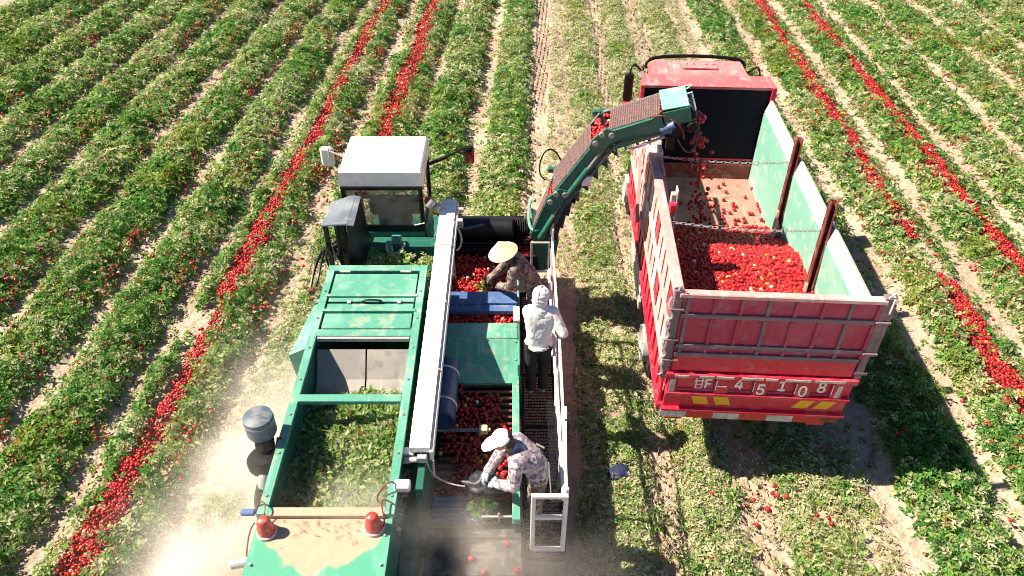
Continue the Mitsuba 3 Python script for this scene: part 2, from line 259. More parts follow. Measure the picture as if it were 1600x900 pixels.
def stake(l0, l1, s0, s1, z0, z1):
    a, b = np.array([s0 - .06, l0, z0]), np.array([s1 - .06, l1, z1]); mid = a + (b - a) * .22
    k = tr('stake', [bar(mid, b, .025, .15), bar(mid + (.085, 0, 0), b + (.085, 0, 0), .025, .15), bar(mid + (.042, .065, 0), b + (.042, .065, 0), .09, .02)], RUST)
    tr('stake_foot', [bar(a, mid + (0, 0, .1), .07, .13), bar(a + (-.02, -.04, .05), mid + (-.02, -.02, .25), .035, .08)], PINK, parent=k)
    return k
stake(3.55, 3.78, 2.25, 2.3, 1.22, 2.75); stake(1.6, 1.88, 2.22, 2.3, 1.22, 2.78)
k = tr('stake', [box(.1, .16, 2.05, 2.15, 1.2, 2.72), box(.17, .19, 2.02, 2.2, 1.9, 2.78)], GALV); tr('stake_foot', [box(.085, .2, 2.0, 2.12, 2.5, 2.62, .02)], RED, parent=k)
tr('stake', [box(.1, .17, 3.9, 3.98, 1.2, 2.6)], PINK)
def chain(p, q, name):
    p, q = np.array(p), np.array(q); n = 34; ms = []; s, d, u = frame(q - p)
    for i in range(n):
        t = (i + .5) / n; c = p + (q - p) * t - np.array([0, 0, .09 * 4 * t * (1 - t) * .6]); L = np.linalg.norm(q - p) / n * .72
        a = s if i % 2 else u; th = np.arange(12) / 12 * 2 * np.pi
        w = .014; big = 2.2 if i in (9, 10, 24) else 1
        ms.append(tube([c + d * math.cos(x) * L + a * math.sin(x) * w * big for x in th], .0044, 5, True))
    tr(name, ms, GALV)
chain((.1, 3.75, 2.47), (2.32, 3.8, 2.42), 'chain'); chain((.12, 1.82, 2.48), (2.32, 1.87, 2.42), 'chain')
# tailgate
zmap[0] = ZA
tg = tr('tailgate', [box(.03, 2.37, -.02, .012, 1.42, 2.6)], DUSTRED, label='tall dusty red tailgate divided by steel ribs')
tr('top_rail', [box(-.02, 2.42, -.06, .045, 2.6, 2.66, .01)], PINK, parent=tg)
for z in (2.33, 1.86, 1.72): tr('cross_rib', [box(.04, 2.36, -.055, -.018, z - .03, z + .03)], GREYRIB, parent=tg)
for i in range(8):
    s = .1 + i * .323
    for z0, z1 in ((2.363, 2.598), (1.893, 2.297), (1.752, 1.827)):
        tr('upright_rib', [box(s - .022, s + .022, -.05, -.018, z0, z1)], DUSTRED if i % 3 else GREYRIB, parent=tg)
tr('lower_panel', [box(.05, 2.35, -.035, -.021, 1.44, 1.685)], RED, parent=tg, label='glossy bright red lower panel of the tailgate')
tr('corner_post', [box(-.08, .02, -.05, .05, 1.3, 2.69), box(-.1, -.075, -.07, .07, 2.1, 2.14), box(-.12, .06, -.075, -.052, 2.42, 2.44), box(-.12, .06, -.075, -.052, 1.95, 1.97), box(-.1, .1, -.075, -.052, 1.62, 1.64)], GREYRIB, parent=tg)
tr('corner_post', [box(2.38, 2.47, -.05, .05, 1.3, 2.69), box(2.47, 2.53, -.05, -.02, 1.8, 2.6), box(2.36, 2.54, -.08, -.052, 2.33, 2.36), box(2.36, 2.54, -.08, -.052, 1.84, 1.87), box(2.36, 2.52, -.06, -.04, 1.5, 1.54)], GREYRIB, parent=tg)
tr('latch', [bar((2.4, -.06, 2.7), (2.46, -.06, 2.78), .02, .02), bar((2.5, -.06, 2.7), (2.45, -.06, 2.78), .02, .02), bar((2.4, -.06, 2.7), (2.5, -.06, 2.7), .02, .02), bar((2.47, -.07, 2.7), (2.46, -.09, 2.5), .02, .015)], STRIPW, parent=tg)
tr('latch', [bar((-.06, 0, 2.6), (-.02, -.05, 2.78), .02, .02), bar((-.1, 0, 2.7), (-.0, 0, 2.74), .02, .02)] + [hose([(-.09, .02, z + .3), (-.12, -.04, z + .2), (-.07, -.06, z + .1), (-.11, -.03, z)], .012, 12) for z in (2.25, 1.95, 1.65, 1.35)], GALV, parent=tg)
# number panel under the tailgate
npn = tr('number_panel', [box(.02, 2.42, -.04, .0, .82, 1.36)], RED, label='red rear panel lettered in white')
tr('ledge', [box(-.02, 2.45, -.09, .02, 1.365, 1.42)], RED, parent=npn); tr('ledge', [box(.02, 2.42, -.1, .02, 1.07, 1.115)], RED, parent=npn); tr('ledge', [box(.0, 2.44, -.1, .0, .79, .83)], RED, parent=npn)
for s0, s1 in ((.16, .64), (.83, 1.14), (1.33, 1.68), (1.89, 2.14)):
    tr('recess', [box(s0 - .012, s0, -.075, -.038, 1.116, 1.36), box(s1, s1 + .012, -.075, -.038, 1.116, 1.36), box(s0, s1, -.055, -.038, 1.117, 1.16)], DUSTRED, parent=npn)
for s0, s1 in ((.645, .82), (1.152, 1.32), (1.692, 1.88), (2.153, 2.3), (.03, .14)): tr('proud_block', [box(s0, s1, -.082, -.041, 1.118, 1.362)], RED, parent=npn)
def tape(s0, s1, y, z0, z1, m, name='reflective_strip', sk=0.): tr(name, [hullmesh([(s0, y, z0), (s1, y, z0), (s0 + sk, y, z1), (s1 + sk, y, z1), (s0, y + .006, z0), (s1, y + .006, z0), (s0 + sk, y + .006, z1), (s1 + sk, y + .006, z1)])], m, False, npn)
for s0, s1 in ((.1, .28), (.42, .6), (.64, .86), (.96, 1.24), (1.27, 1.42), (1.52, 1.84), (1.9, 2.28)): tape(s0, s1, -.098, 1.375, 1.41, STRIPW)
tape(.05, .12, -.09, 1.13, 1.33, STRIPW); tape(2.2, 2.26, -.09, 1.13, 1.33, STRIPW, sk=.02)
for s0, sk in ((.37, -.06), (.66, -.06), (1.72, .1), (2.0, .1)): tape(s0 + max(0, -sk), s0 + .2 + max(0, -sk), -.046, .89, 1.03, YELLOW, 'yellow_stripe', sk)
def letters(ms, s, z, y):
    m = cat(ms); v = m.vertices.copy(); m.vertices = np.stack([v[:, 0] + s, y - v[:, 2], v[:, 1] + z], -1); tr('letter', [m], LETTER, False, npn)
def txt(t, s, z, y, h=.15):
    m = meshkit.text_mesh(t, h, .004, bold=True); m.vertices[:, 0] -= (m.vertices[:, 0].max() + m.vertices[:, 0].min()) / 2
    m.vertices[:, 0] *= .85; letters([m], s, z + .055, y)
B = lambda x0, x1, y0, y1: box(x0, x1, y0, y1, 0, .004, .001)
letters([B(-.065, .065, .105, .122), B(-.048, -.03, -.02, .15), B(.03, .048, -.02, .15), B(-.029, .029, -.02, -.004), B(-.029, .029, .045, .06)], .44, 1.175, -.044)
txt('F', .56, 1.115, -.044, .15); letters([B(-.06, .06, 0, .018)], .73, 1.235, -.086)
txt('4', .96, 1.12, -.044, .17); txt('5', 1.24, 1.08, -.086, .17); txt('1', 1.52, 1.12, -.044, .17); txt('0', 1.78, 1.08, -.086, .17); txt('8', 2.03, 1.12, -.044, .17)
for s in (.655, 1.142, 1.683, 2.15): letters([B(-.005, .005, 0, .16)], s, 1.18, -.09)
bp = tr('rear_bumper', [box(.0, 2.4, -.05, .05, .7, .78, .012)], RUST)
for i in range(6): tr('bumper_stripe', [box(-.005 + i * .36, .35 + i * .36, -.062, -.051, .704, .776)], STRIPR if i % 2 else STRIPW, parent=bp)
each(tr, 'tail_lamp', [box(.1, .34, .06, .1, .6, .7, .01), box(2.05, 2.3, .06, .1, .6, .7, .01)], STRIPR)
zmap[0] = ZB

# ------------------------------------------------------------------ harvester
hv = thing('tomato_harvester', 'green tomato harvesting machine with white cab and raised unloading conveyor', 'harvester')
def hp(k, ms, m, smooth=30, parent=None, label=None): return obj(k, ms if isinstance(ms, list) else [ms], m, smooth, parent or hv, label)
zt = lambda y: 2.05 + .15 * (y - 4.15) / 3.6
# separator body
L, R_ = -2.42, -1.14
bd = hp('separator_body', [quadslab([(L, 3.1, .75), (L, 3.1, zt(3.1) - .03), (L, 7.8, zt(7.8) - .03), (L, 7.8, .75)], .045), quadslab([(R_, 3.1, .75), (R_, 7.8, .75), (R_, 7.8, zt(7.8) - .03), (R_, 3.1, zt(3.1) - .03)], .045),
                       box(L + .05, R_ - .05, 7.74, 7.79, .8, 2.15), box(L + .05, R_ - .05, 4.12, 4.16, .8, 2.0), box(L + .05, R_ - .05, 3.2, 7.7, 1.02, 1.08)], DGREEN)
rail = lambda y0, y1, x0, x1, dz=0.: hullmesh([(x, y, zt(y) + d + dz) for x in (x0, x1) for y in (y0, y1) for d in (-.035, .015)])
hp('top_rail', [rail(4.1, 7.82, L - .015, L + .075)], GREEN, parent=bd); hp('top_rail', [rail(4.1, 7.82, R_ - .075, R_ + .015)], GREEN, parent=bd)
hp('cross_beam', [rail(5.48, 5.58, L + .077, R_ - .077, .004)], GREEN, parent=bd)
hp('cross_beam', [rail(7.7, 7.815, L + .077, R_ - .077, .003)], GREEN, parent=bd)
hp('cross_beam', [rail(6.49, 6.6, L + .077, R_ - .077, .003)], GREEN, parent=bd)
each(hp, 'rail_bolt', [cyl((x, y, zt(y) + .012), (x, y, zt(y) + .028), .016, 6) for x in (L + .03, R_ - .03) for y in np.arange(4.3, 7.8, .5)], STEEL, parent=bd)
hp('light_strip', [rail(6.455, 6.487, L + .09, R_ - .09, -.01)], GALV, parent=bd)
hp('cross_beam', [rail(4.08, 4.17, L + .077, R_ - .077, .004)], DECK, parent=bd)
for y0, y1 in ((7.22, 7.66), (7.12, 7.2), (6.98, 7.08), (6.64, 6.9)): hp('hatch', [rail(y0, y1, L + .1, R_ - .1, -.018)], GREEN, parent=bd)
for y in (7.21, 6.935): hp('ridge_bar', [rail(y - .02, y + .022, L + .06, R_ - .06, .012)], GREEN, parent=bd)
for x in (-2.05, -1.42): hp('hinge', [box(x - .025, x + .025, 7.07, 7.13, zt(7.1), zt(7.1) + .022), ], GALV, parent=bd)
for x in (-2.2, -1.4): hp('hinge', [cyl((x - .07, 7.69, zt(7.7) + .012), (x + .07, 7.69, zt(7.7) + .012), .014, 8)], GALV, parent=bd)
for i in range(9): hp('hinge', [cyl((-2.3 + i * .125, 6.62, zt(6.6) + .012), (-2.22 + i * .125, 6.62, zt(6.6) + .012), .01, 8)], DGREEN, parent=bd)
hp('handle', [hose([(-1.84, 7.1, zt(7.1)), (-1.84, 7.085, zt(7.1) + .05), (-1.68, 7.085, zt(7.1) + .05), (-1.68, 7.1, zt(7.1))], .012, 14)], BLACK, parent=bd)
for x in (-2.06, -1.46): hp('curtain_flap', [hullmesh([(x + s * .29, y + o, z) for s in (-1, 1) for y, z, o in ((6.44, 1.98, 0), (6.44, 1.98, .012), (6.2, 1.72, 0), (6.2, 1.72, .012))]), hullmesh([(x + s * .29, y + o, z) for s in (-1, 1) for y, z, o in ((6.2, 1.72, 0), (6.2, 1.72, .012), (5.68, 1.42, 0), (5.68, 1.42, .012))])], GREYSHEET, parent=bd, label='grey rubber sheet hanging in the hopper')
dk = hp('rear_deck', [hullmesh([(x, y, z) for x in (L, R_) for y, z in ((3.0, 2.0), (4.075, 2.02), (3.0, 1.96), (4.075, 1.97))])], DECK, label='rear deck caked with tan dust')
each(hp, 'deck_bolt', [cyl((x, y, 2.01), (x, y, 2.035), .014, 8) for x in (L + .05, R_ - .05) for y in (3.3, 3.6, 3.9)], GALV, parent=dk)
# left side pod
pod = hp('side_pod', [hullmesh([(-2.44, 7.9, 1.98), (-2.5, 7.9, 1.96), (-2.44, 6.55, 1.95), (-2.76, 6.55, 1.78), (-2.44, 7.9, 1.3), (-2.5, 7.9, 1.3), (-2.44, 6.55, 1.3), (-2.72, 6.55, 1.3)])], GREEN)
for z in (1.75, 1.66, 1.57, 1.48): hp('bolt', [cyl((-2.55, 6.56, z), (-2.55, 6.52, z), .018, 8)], GALV, parent=pod)
each(hp, 'hose', [hose([(-2.4, 7.9, 2.2), (-2.5, 8.0, 2.35), (-2.62, 7.85, 2.2), (-2.66, 7.5, 2.0)], .02), hose([(-2.35, 8.0, 2.2), (-2.5, 8.15, 2.3), (-2.6, 8.0, 2.1), (-2.63, 7.7, 1.95)], .016), hose([(-2.45, 8.2, 1.7), (-2.6, 8.3, 2.0), (-2.4, 8.4, 2.25)], .016), hose([(-2.3, 8.05, 2.0), (-2.4, 8.1, 2.3), (-2.3, 8.2, 2.15)], .02)], BLACK)
each(hp, 'hose_clip', [box(-2.68, -2.6, 7.48, 7.56, 1.98, 2.06, .01), box(-2.66, -2.6, 7.38, 7.42, 1.96, 2.0)], RUST)
# engine air cleaner
ABLUE = mat('slate_blue_paint', worn((.085, .13, .19), (.13, .18, .24), (.3, .3, .3), da=.5), r=.4)
ac = hp('air_cleaner', [lathe([(0, .3), (.09, .28), (.148, .265), (.153, .24), (.153, .04), (.135, 0), (0, 0)], 28, (-2.6, 5.02, 2.14))], ABLUE)
hp('cap_nut', [cyl((-2.6, 5.02, 2.415), (-2.6, 5.02, 2.44), .02, 8), lathe([(.151, .19), (.157, .195), (.157, .215), (.151, .22)], 28, (-2.6, 5.02, 2.14))], STEEL, parent=ac)
hp('canister', [cyl((-2.58, 4.97, 2.14), (-2.57, 4.92, 2.02), .1, 20), lathe([(0, 0), (.17, 0), (.185, .03), (.185, .1), (.13, .15), (0, .16)], 28, (-2.57, 4.84, 1.86))], BLACK, parent=ac)
hp('elbow_pipe', [hose([(-2.56, 4.8, 1.92), (-2.56, 4.66, 1.86), (-2.57, 4.6, 1.72)], .055, 14, 12)], GALV, parent=ac)
hp('rubber_pipe', [hose([(-2.57, 4.62, 1.78), (-2.6, 4.54, 1.65), (-2.58, 4.45, 1.5), (-2.55, 4.4, 1.2)], .068, 18, 12)], RUBBER, parent=ac)
hp('bracket', [box(-2.47, -2.42, 4.8, 5.2, 1.9, 1.98), bar((-2.43, 5.0, 2.1), (-2.45, 4.7, 1.9), .05, .03)], BLACK, parent=ac)
# beacons and small fittings
for x, y in ((-2.3, 3.93), (-1.3, 3.97)):
    b = hp('beacon', [lathe([(0, .2), (.025, .197), (.046, .185), (.06, .16), (.066, .12), (.07, .07), (.078, .055), (.08, .02), (.08, 0), (0, 0)], 24, (x, y, 2.045))], BEACON)
    hp('beacon_base', [cyl((x, y, 2.018), (x, y, 2.05), .095, 24)], PINK, parent=b)
hp('work_lamp', [box(-1.16, -1.0, 4.36, 4.47, 2.03, 2.12, .015), bar((-1.16, 4.42, 2.05), (-1.25, 4.45, 2.04), .02, .02)], WHITE)
hp('work_lamp', [box(-2.6, -2.46, 4.1, 4.16, 2.02, 2.07, .01)], BLUE)
each(hp, 'wire', [hose([(-2.46, 4.12, 2.04), (-2.4, 4.2, 2.12), (-2.34, 4.1, 2.14), (-2.36, 3.98, 2.06), (-2.3, 3.94, 2.06)], .008), hose([(-2.45, 4.05, 2.0), (-2.5, 3.9, 1.9), (-2.48, 3.7, 1.8), (-2.42, 3.6, 1.9)], .008), hose([(-1.3, 3.97, 2.06), (-1.2, 4.0, 2.1), (-1.24, 4.15, 2.16), (-1.14, 4.2, 2.08)], .008), hose([(-1.16, 4.42, 2.1), (-1.22, 4.35, 2.18), (-1.3, 4.28, 2.1), (-1.25, 4.22, 2.06)], .008), hose([(-2.5, 3.5, 1.9), (-2.55, 3.4, 1.7), (-2.5, 3.3, 1.6)], .01)], RUST)
hp('exhaust_stub', [cyl((-2.43, 3.72, 1.88), (-2.6, 3.68, 1.88), .045, 12)], GALV)
# cab
cab = hp('cab', [box(-2.38, -1.26, 8.8, 8.86, 1.35, 2.078), box(-2.39, -2.34, 8.88, 9.78, 1.4, 2.08), box(-1.3, -1.25, 8.88, 9.78, 1.4, 2.08), box(-2.33, -1.31, 8.9, 9.78, 1.4, 1.5)], DGREEN)
each(hp, 'cab_post', [box(-2.39, -2.33, 8.82, 8.88, 1.5, 2.82), box(-1.31, -1.25, 8.82, 8.88, 1.5, 2.82), box(-2.39, -2.33, 9.78, 9.84, 1.5, 2.82), box(-1.31, -1.25, 9.78, 9.84, 1.5, 2.82), box(-2.33, -1.31, 8.82, 8.88, 2.76, 2.82), box(-2.33, -1.31, 8.82, 8.88, 2.08, 2.16), box(-2.33, -1.31, 9.79, 9.83, 2.02, 2.08)], BLACK, parent=cab)
hp('roof', [hullmesh([(x, y, z) for x, y in ((-2.4, 8.83), (-1.24, 8.83), (-1.24, 9.9), (-2.4, 9.9)) for z in (2.825, )] + [(x, y, z) for x, y in ((-2.39, 8.84), (-1.25, 8.84), (-1.25, 9.89), (-2.39, 9.89)) for z in (3.03,)] + [(x, y, z) for x, y in ((-2.37, 8.86), (-1.27, 8.86), (-1.27, 9.87), (-2.37, 9.87)) for z in (3.05,)])], WHITE, parent=cab, label='plain white roof of the driver cab')
hp('rear_window', [quadslab([(-2.33, 8.85, 2.16), (-1.31, 8.85, 2.16), (-1.31, 8.85, 2.76), (-2.33, 8.85, 2.76)], .004)], GLASS, parent=cab)
hp('side_window', [quadslab([(-1.28, 8.88, 2.1), (-1.28, 9.78, 2.1), (-1.28, 9.78, 2.8), (-1.28, 8.88, 2.8)], .004)], GLASS, parent=cab)
hp('side_window', [quadslab([(-2.36, 9.78, 2.1), (-2.36, 8.88, 2.1), (-2.36, 8.88, 2.8), (-2.36, 9.78, 2.8)], .004)], GLASS, parent=cab)
hp('windscreen', [quadslab([(-1.31, 9.81, 2.08), (-2.33, 9.81, 2.08), (-2.33, 9.81, 2.8), (-1.31, 9.81, 2.8)], .004)], GLASS, parent=cab)
hp('label_plate', [box(-2.2, -2.02, 8.835, 8.848, 2.68, 2.72)], RUST, parent=cab)

st = hp('seat', [hullmesh(bevel_pts(.22, .22, .06, .03) + (-1.75, 9.35, 1.85)), hullmesh(bevel_pts(.22, .05, .26, .03) + (-1.75, 9.12, 2.1)), box(-1.87, -1.63, 9.25, 9.45, 1.5, 1.8)], BLACK, parent=cab)
hp('dashboard', [hullmesh(bevel_pts(.4, .1, .12, .03) + (-1.8, 9.68, 1.98)), lathe([(.16, -.012), (.175, 0), (.16, .012), (.148, 0), (.16, -.012)], 24, (-1.75, 9.58, 2.15), (0, -.5, .85))], BLACK, parent=cab)
hp('door_handle', [bar((-1.4, 8.79, 2.2), (-1.25, 8.79, 2.24), .015, .015)], WHITE, parent=cab)
m = hp('mirror', [hullmesh(bevel_pts(.075, .03, .15, .02) + (-.66, 10.1, 2.62))], BLACK, parent=cab); hp('mirror_arm', [bar((-1.26, 9.85, 2.6), (-.98, 9.98, 2.66), .05, .04), bar((-1.0, 9.97, 2.66), (-.7, 10.12, 2.74), .03, .025)], BLACK, parent=m); hp('mirror_face', [box(-.715, -.605, 10.062, 10.069, 2.5, 2.74)], MIRROR, parent=m)
m = hp('mirror', [hullmesh(bevel_pts(.1, .05, .16, .03) + (-2.83, 10.05, 2.62))], WHITE, parent=cab); hp('mirror_arm', [bar((-2.4, 9.85, 2.66), (-2.8, 10.0, 2.75), .022, .022), bar((-2.78, 9.99, 2.8), (-2.8, 10.0, 2.6), .02, .02)], GALV, parent=m)
# dark radiator box left of the cab window
rb = hp('radiator_box', [hullmesh([(-2.15, 7.95, 2.75), (-2.06, 7.95, 2.75), (-2.09, 8.66, 2.75), (-2.15, 8.66, 2.75), (-2.22, 7.97, 2.0), (-2.03, 7.97, 2.0), (-2.2, 8.66, 2.0), (-2.02, 8.66, 2.0)])], NAVY)
hp('hood', [quadslab([(-2.3, 7.96, 2.77), (-2.15, 7.96, 2.78), (-2.15, 8.67, 2.78), (-2.25, 8.67, 2.77)], .02), quadslab([(-2.52, 8.06, 2.69), (-2.3, 7.97, 2.768), (-2.25, 8.66, 2.768), (-2.5, 8.62, 2.69)], .02), quadslab([(-2.148, 7.95, 2.775), (-2.06, 7.95, 2.765), (-2.08, 8.66, 2.765), (-2.148, 8.66, 2.775)], .015)], BGREY, parent=rb)
hp('frame', [box(-2.5, -2.44, 8.05, 8.1, 1.6, 2.68), box(-2.34, -2.3, 8.02, 8.07, 1.7, 2.74), box(-2.46, -2.32, 8.07, 8.1, 1.75, 1.8), box(-2.46, -2.32, 8.5, 8.55, 1.6, 2.65)], BLACK, parent=rb)
hp('pipe', [hose([(-2.6, 8.3, 1.7), (-2.45, 8.1, 1.9), (-2.3, 8.0, 1.85), (-2.1, 7.95, 1.9)], .05, 16, 10), cyl((-2.2, 7.98, 1.92), (-2.32, 7.98, 1.9), .07)], GALV, parent=rb)
# green bulkhead between cab and separator, feeder pump
bk = hp('bulkhead', [box(-2.0, -1.0, 8.55, 8.79, 1.5, 2.0), box(-2.35, -1.0, 7.85, 8.55, 1.2, 1.7)], DGREEN)
hp('pump', [box(-1.72, -1.58, 8.58, 8.68, 2.0, 2.12, .015), cyl((-1.75, 8.54, 1.9), (-1.75, 8.54, 2.08), .05, 14)], GREEN, parent=bk)
each(hp, 'hose', [hose([(-1.78, 8.5, 2.08), (-1.74, 8.45, 1.95), (-1.62, 8.45, 1.97), (-1.52, 8.52, 2.08)], .016), hose([(-1.76, 8.48, 1.9), (-1.74, 8.4, 1.78), (-1.7, 8.3, 1.72)], .02)], GALV, parent=bk)
each(hp, 'hose', [hose([(-1.1, 8.6, 2.1), (-1.0, 8.5, 2.3), (-.95, 8.4, 2.1), (-.9, 8.2, 2.2)], .012), hose([(-.82, 8.7, 2.3), (-.72, 8.6, 2.1), (-.78, 8.45, 2.0)], .014)], GALV)
each(hp, 'fitting', [cyl((-1.18, 8.82, 2.5), (-1.1, 8.82, 2.6), .05), cyl((-1.1, 8.86, 2.45), (-1.02, 8.86, 2.5), .05)], STEEL); each(hp, 'fitting', [box(-1.24, -1.14, 8.84, 8.94, 2.5, 2.6, .02)], RED)
# long white lamp housing
lb = hp('light_bar', [hullmesh([(x, y, z) for y, x0, x1, zz in ((4.86, -1.06, -.85, 2.11), (9.15, -1.03, -.812, 2.42)) for x in (x0, x1) for z in (zz - .08, zz)])], LAMPW, label='long white lamp housing running over the sorting belts')
for y in (5.9, 7.0, 8.1): hp('joint_clip', [hullmesh([(x, yy, 2.11 + (yy - 4.86) * .0723 + d) for x in (-1.055, -.81) for yy in (y, y + .02) for d in (-.09, .006)])], GALV, parent=lb)
hp('side_channel', [hullmesh([(x, y, z) for y, zz, dx in ((4.83, 2.11, 0), (9.12, 2.42, .04)) for x in (-.852 + dx, -.815 + dx) for z in (zz - .17, zz - .04)])], WHITE, parent=lb)
hp('bracket', [box(-1.16, -1.02, 4.84, 4.94, 1.94, 2.02), cyl((-1.11, 4.8, 1.97), (-.98, 4.8, 1.99), .03), box(-.98, -.88, 4.78, 4.84, 1.95, 2.03), cyl((-1.2, 4.84, 1.9), (-1.07, 4.84, 1.9), .022)], GALV, parent=lb)
hp('bracket', [box(-.77, -.69, 8.6, 8.68, 2.28, 2.4), cyl((-.77, 8.9, 2.4), (-.69, 8.9, 2.4), .03), bar((-.86, 8.5, 2.35), (-.84, 8.5, 1.45), .04, .04)], GALV, parent=lb)
each(hp, 'hose', [hose([(-.9, 4.9, 1.9), (-.8, 4.8, 1.7), (-.5, 4.75, 1.6)], .008), hose([(-.82, 4.82, 1.95), (-.82, 4.8, 1.7)], .012)], GALV, parent=lb)
hp('centre_wall_sun_block', [box(-.98, -.9, 4.5, 7.8, 1.0, 1.9), hullmesh([(x, y, z) for x in (-.975, -.925) for y, z in ((4.95, 1.88), (7.75, 1.88), (4.95, 2.03), (7.75, 2.24))]), box(-.96, -.88, 7.8, 9.2, 1.0, 1.5), box(-1.13, -.985, 3.1, 8.9, .9, 1.4)], DGREEN)  # sloped plate above the wall added to block sunlight under the light bar
# sorting belts
sb = hp('sorting_table', [box(-.875, .1, 3.2, 9.12, .9, 1.1), box(-.87, .1, 9.12, 9.16, .9, 1.55)], NAVY)
for y in np.arange(4.9, 6.7, .105): hp('belt_slat', [bar((-.86, y, 1.2), (.0, y, 1.2), .035, .03)], RUST, parent=sb)
hp('front_rail', [cyl((-.88, 9.21, 1.58), (-.1, 9.21, 1.58), .025), box(-.88, -.0, 9.18, 9.28, 1.2, 1.54)], NAVY, parent=sb)
hp('tag', [box(-.18, -.1, 9.14, 9.16, 1.55, 1.65)], BEACON, parent=sb)
au = hp('auger_cover', [cyl((-.95, 9.42, 1.72), (.02, 9.42, 1.72), .17, 24), box(-1.1, .2, 9.5, 10.1, .8, 1.5)], NAVY)
bl = [(.12 if i % 2 else .16, i * .018) for i in range(20)]
hp('bellows', [lathe([(0, 0)] + bl + [(0, .35)], 24, (.0, 9.5, 1.68), (1, .12, -.1))], RUBBER)
hp('strut', [bar((-.8, 9.25, 1.8), (-.42, 9.22, 1.92), .03, .03)], DGREEN, parent=au)
hp('chute', [box(-.08, .42, 9.15, 9.75, 1.1, 1.22), box(-.1, -.07, 9.1, 9.7, 1.2, 1.5), box(-.1, .4, 9.1, 9.13, 1.2, 1.42)], NAVY)
bb = hp('blue_cover', [hullmesh([(x, y, z) for x in (-.87, .07) for y, z in ((7.87, 1.72), (7.65, 1.7), (7.87, 1.64), (7.65, 1.64))]), hullmesh([(x, y, z) for x in (-.87, .06) for y, z in ((7.645, 1.67), (7.53, 1.66), (7.645, 1.6), (7.53, 1.6))])], BLUE, label='blue steel cover across the sorting belt')
hp('hole_plug', [cyl((-.07, 7.57, 1.64), (-.07, 7.57, 1.662), .022, 12)], BLACK, parent=bb)
gc = hp('green_cover', [hullmesh([(x, y, z) for x in (-.88, .07) for y, z in ((7.30, 1.65), (7.01, 1.65), (7.30, 1.61), (7.01, 1.61))]), hullmesh([(x, y, z) for x in (-.88, .07) for y, z in ((7.008, 1.645), (6.54, 1.3), (7.008, 1.605), (6.54, 1.26))])], GREEN)
hp('cover_bead', [cyl((-.88, 7.01, 1.65), (.07, 7.01, 1.65), .008, 8)], GREEN, parent=gc)
for y in (7.22, 6.97, 6.78, 6.6): z = 1.65 - max(0, 7.01 - y) * .735; hp('rivet', [cyl((.045, y, z), (.045, y, z + .012), .012, 8)], GALV, parent=gc)
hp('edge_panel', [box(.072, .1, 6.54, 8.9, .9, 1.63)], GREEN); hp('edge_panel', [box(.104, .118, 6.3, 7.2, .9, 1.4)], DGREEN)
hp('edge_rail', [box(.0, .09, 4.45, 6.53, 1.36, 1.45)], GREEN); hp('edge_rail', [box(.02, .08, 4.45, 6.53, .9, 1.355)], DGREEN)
hp('edge_rail', [box(.02, .105, 7.31, 7.6, 1.635, 1.69)], MINTW)
hp('push_rod', [cyl((-.88, 5.6, 1.5), (-.37, 5.6, 1.5), .022, 10)], BGREY); hp('valve', [hullmesh(bevel_pts(.05, .045, .045, .012) + (-.33, 5.6, 1.51)), cyl((-.31, 5.6, 1.51), (-.25, 5.6, 1.51), .02, 8)], mat('valve_yellow', (.6, .55, .3), r=.5))
br = hp('blue_drum', [cyl((-.82, 5.6, 1.66), (-.82, 6.5, 1.66), .17, 28)], DBLUE)
for y in (5.82, 6.32): hp('drum_band', [lathe([(.171, -.012), (.18, -.012), (.18, .012), (.171, .012)], 28, (-.82, y, 1.66), (0, 1, 0))], STRIPW, parent=br)
rs = hp('rear_step', [box(-.9, .1, 3.2, 4.5, 1.14, 1.2), box(-.87, -.3, 4.5, 4.85, 1.2, 1.3)], mat('dusty_dark_steel', worn((.04, .05, .055), (.07, .08, .085), (.2, .17, .14), da=.6), r=.6))
for y in (3.45, 3.95, 4.38): hp('tread', [bar((-.88, y, 1.205), (.08, y, 1.205), .02, .014)], NAVY, parent=rs)
for i in range(5): hp('blue_rib', [box(-.86, -.32, 4.52 + i * .066, 4.55 + i * .066, 1.3, 1.315)], BLUE, parent=rs)
hp('guard_rod', [cyl((-.35, 4.53, 1.38), (.08, 4.53, 1.38), .012, 8), cyl((-.14, 4.53, 1.3), (-.14, 4.53, 1.44), .01, 8)], GALV, parent=rs)
# running gear
for s in ((-2.2, 7.2), (-2.2, 5.4), (-.2, 7.2), (-.2, 5.4)):
    k = hp('wheel', [lathe([(0, -.16), (.25, -.16), (.28, -.2), (.43, -.2), (.5, -.15), (.5, .15), (.43, .2), (.28, .2), (.25, .16), (0, .16)], 32, (s[0], s[1], .47), (1, 0, 0))], RUBBER)
hp('undercarriage', [box(-2.35, .05, 4.4, 8.8, .55, .8), box(-2.3, .1, 8.8, 10.4, .5, 1.3)], DGREEN)
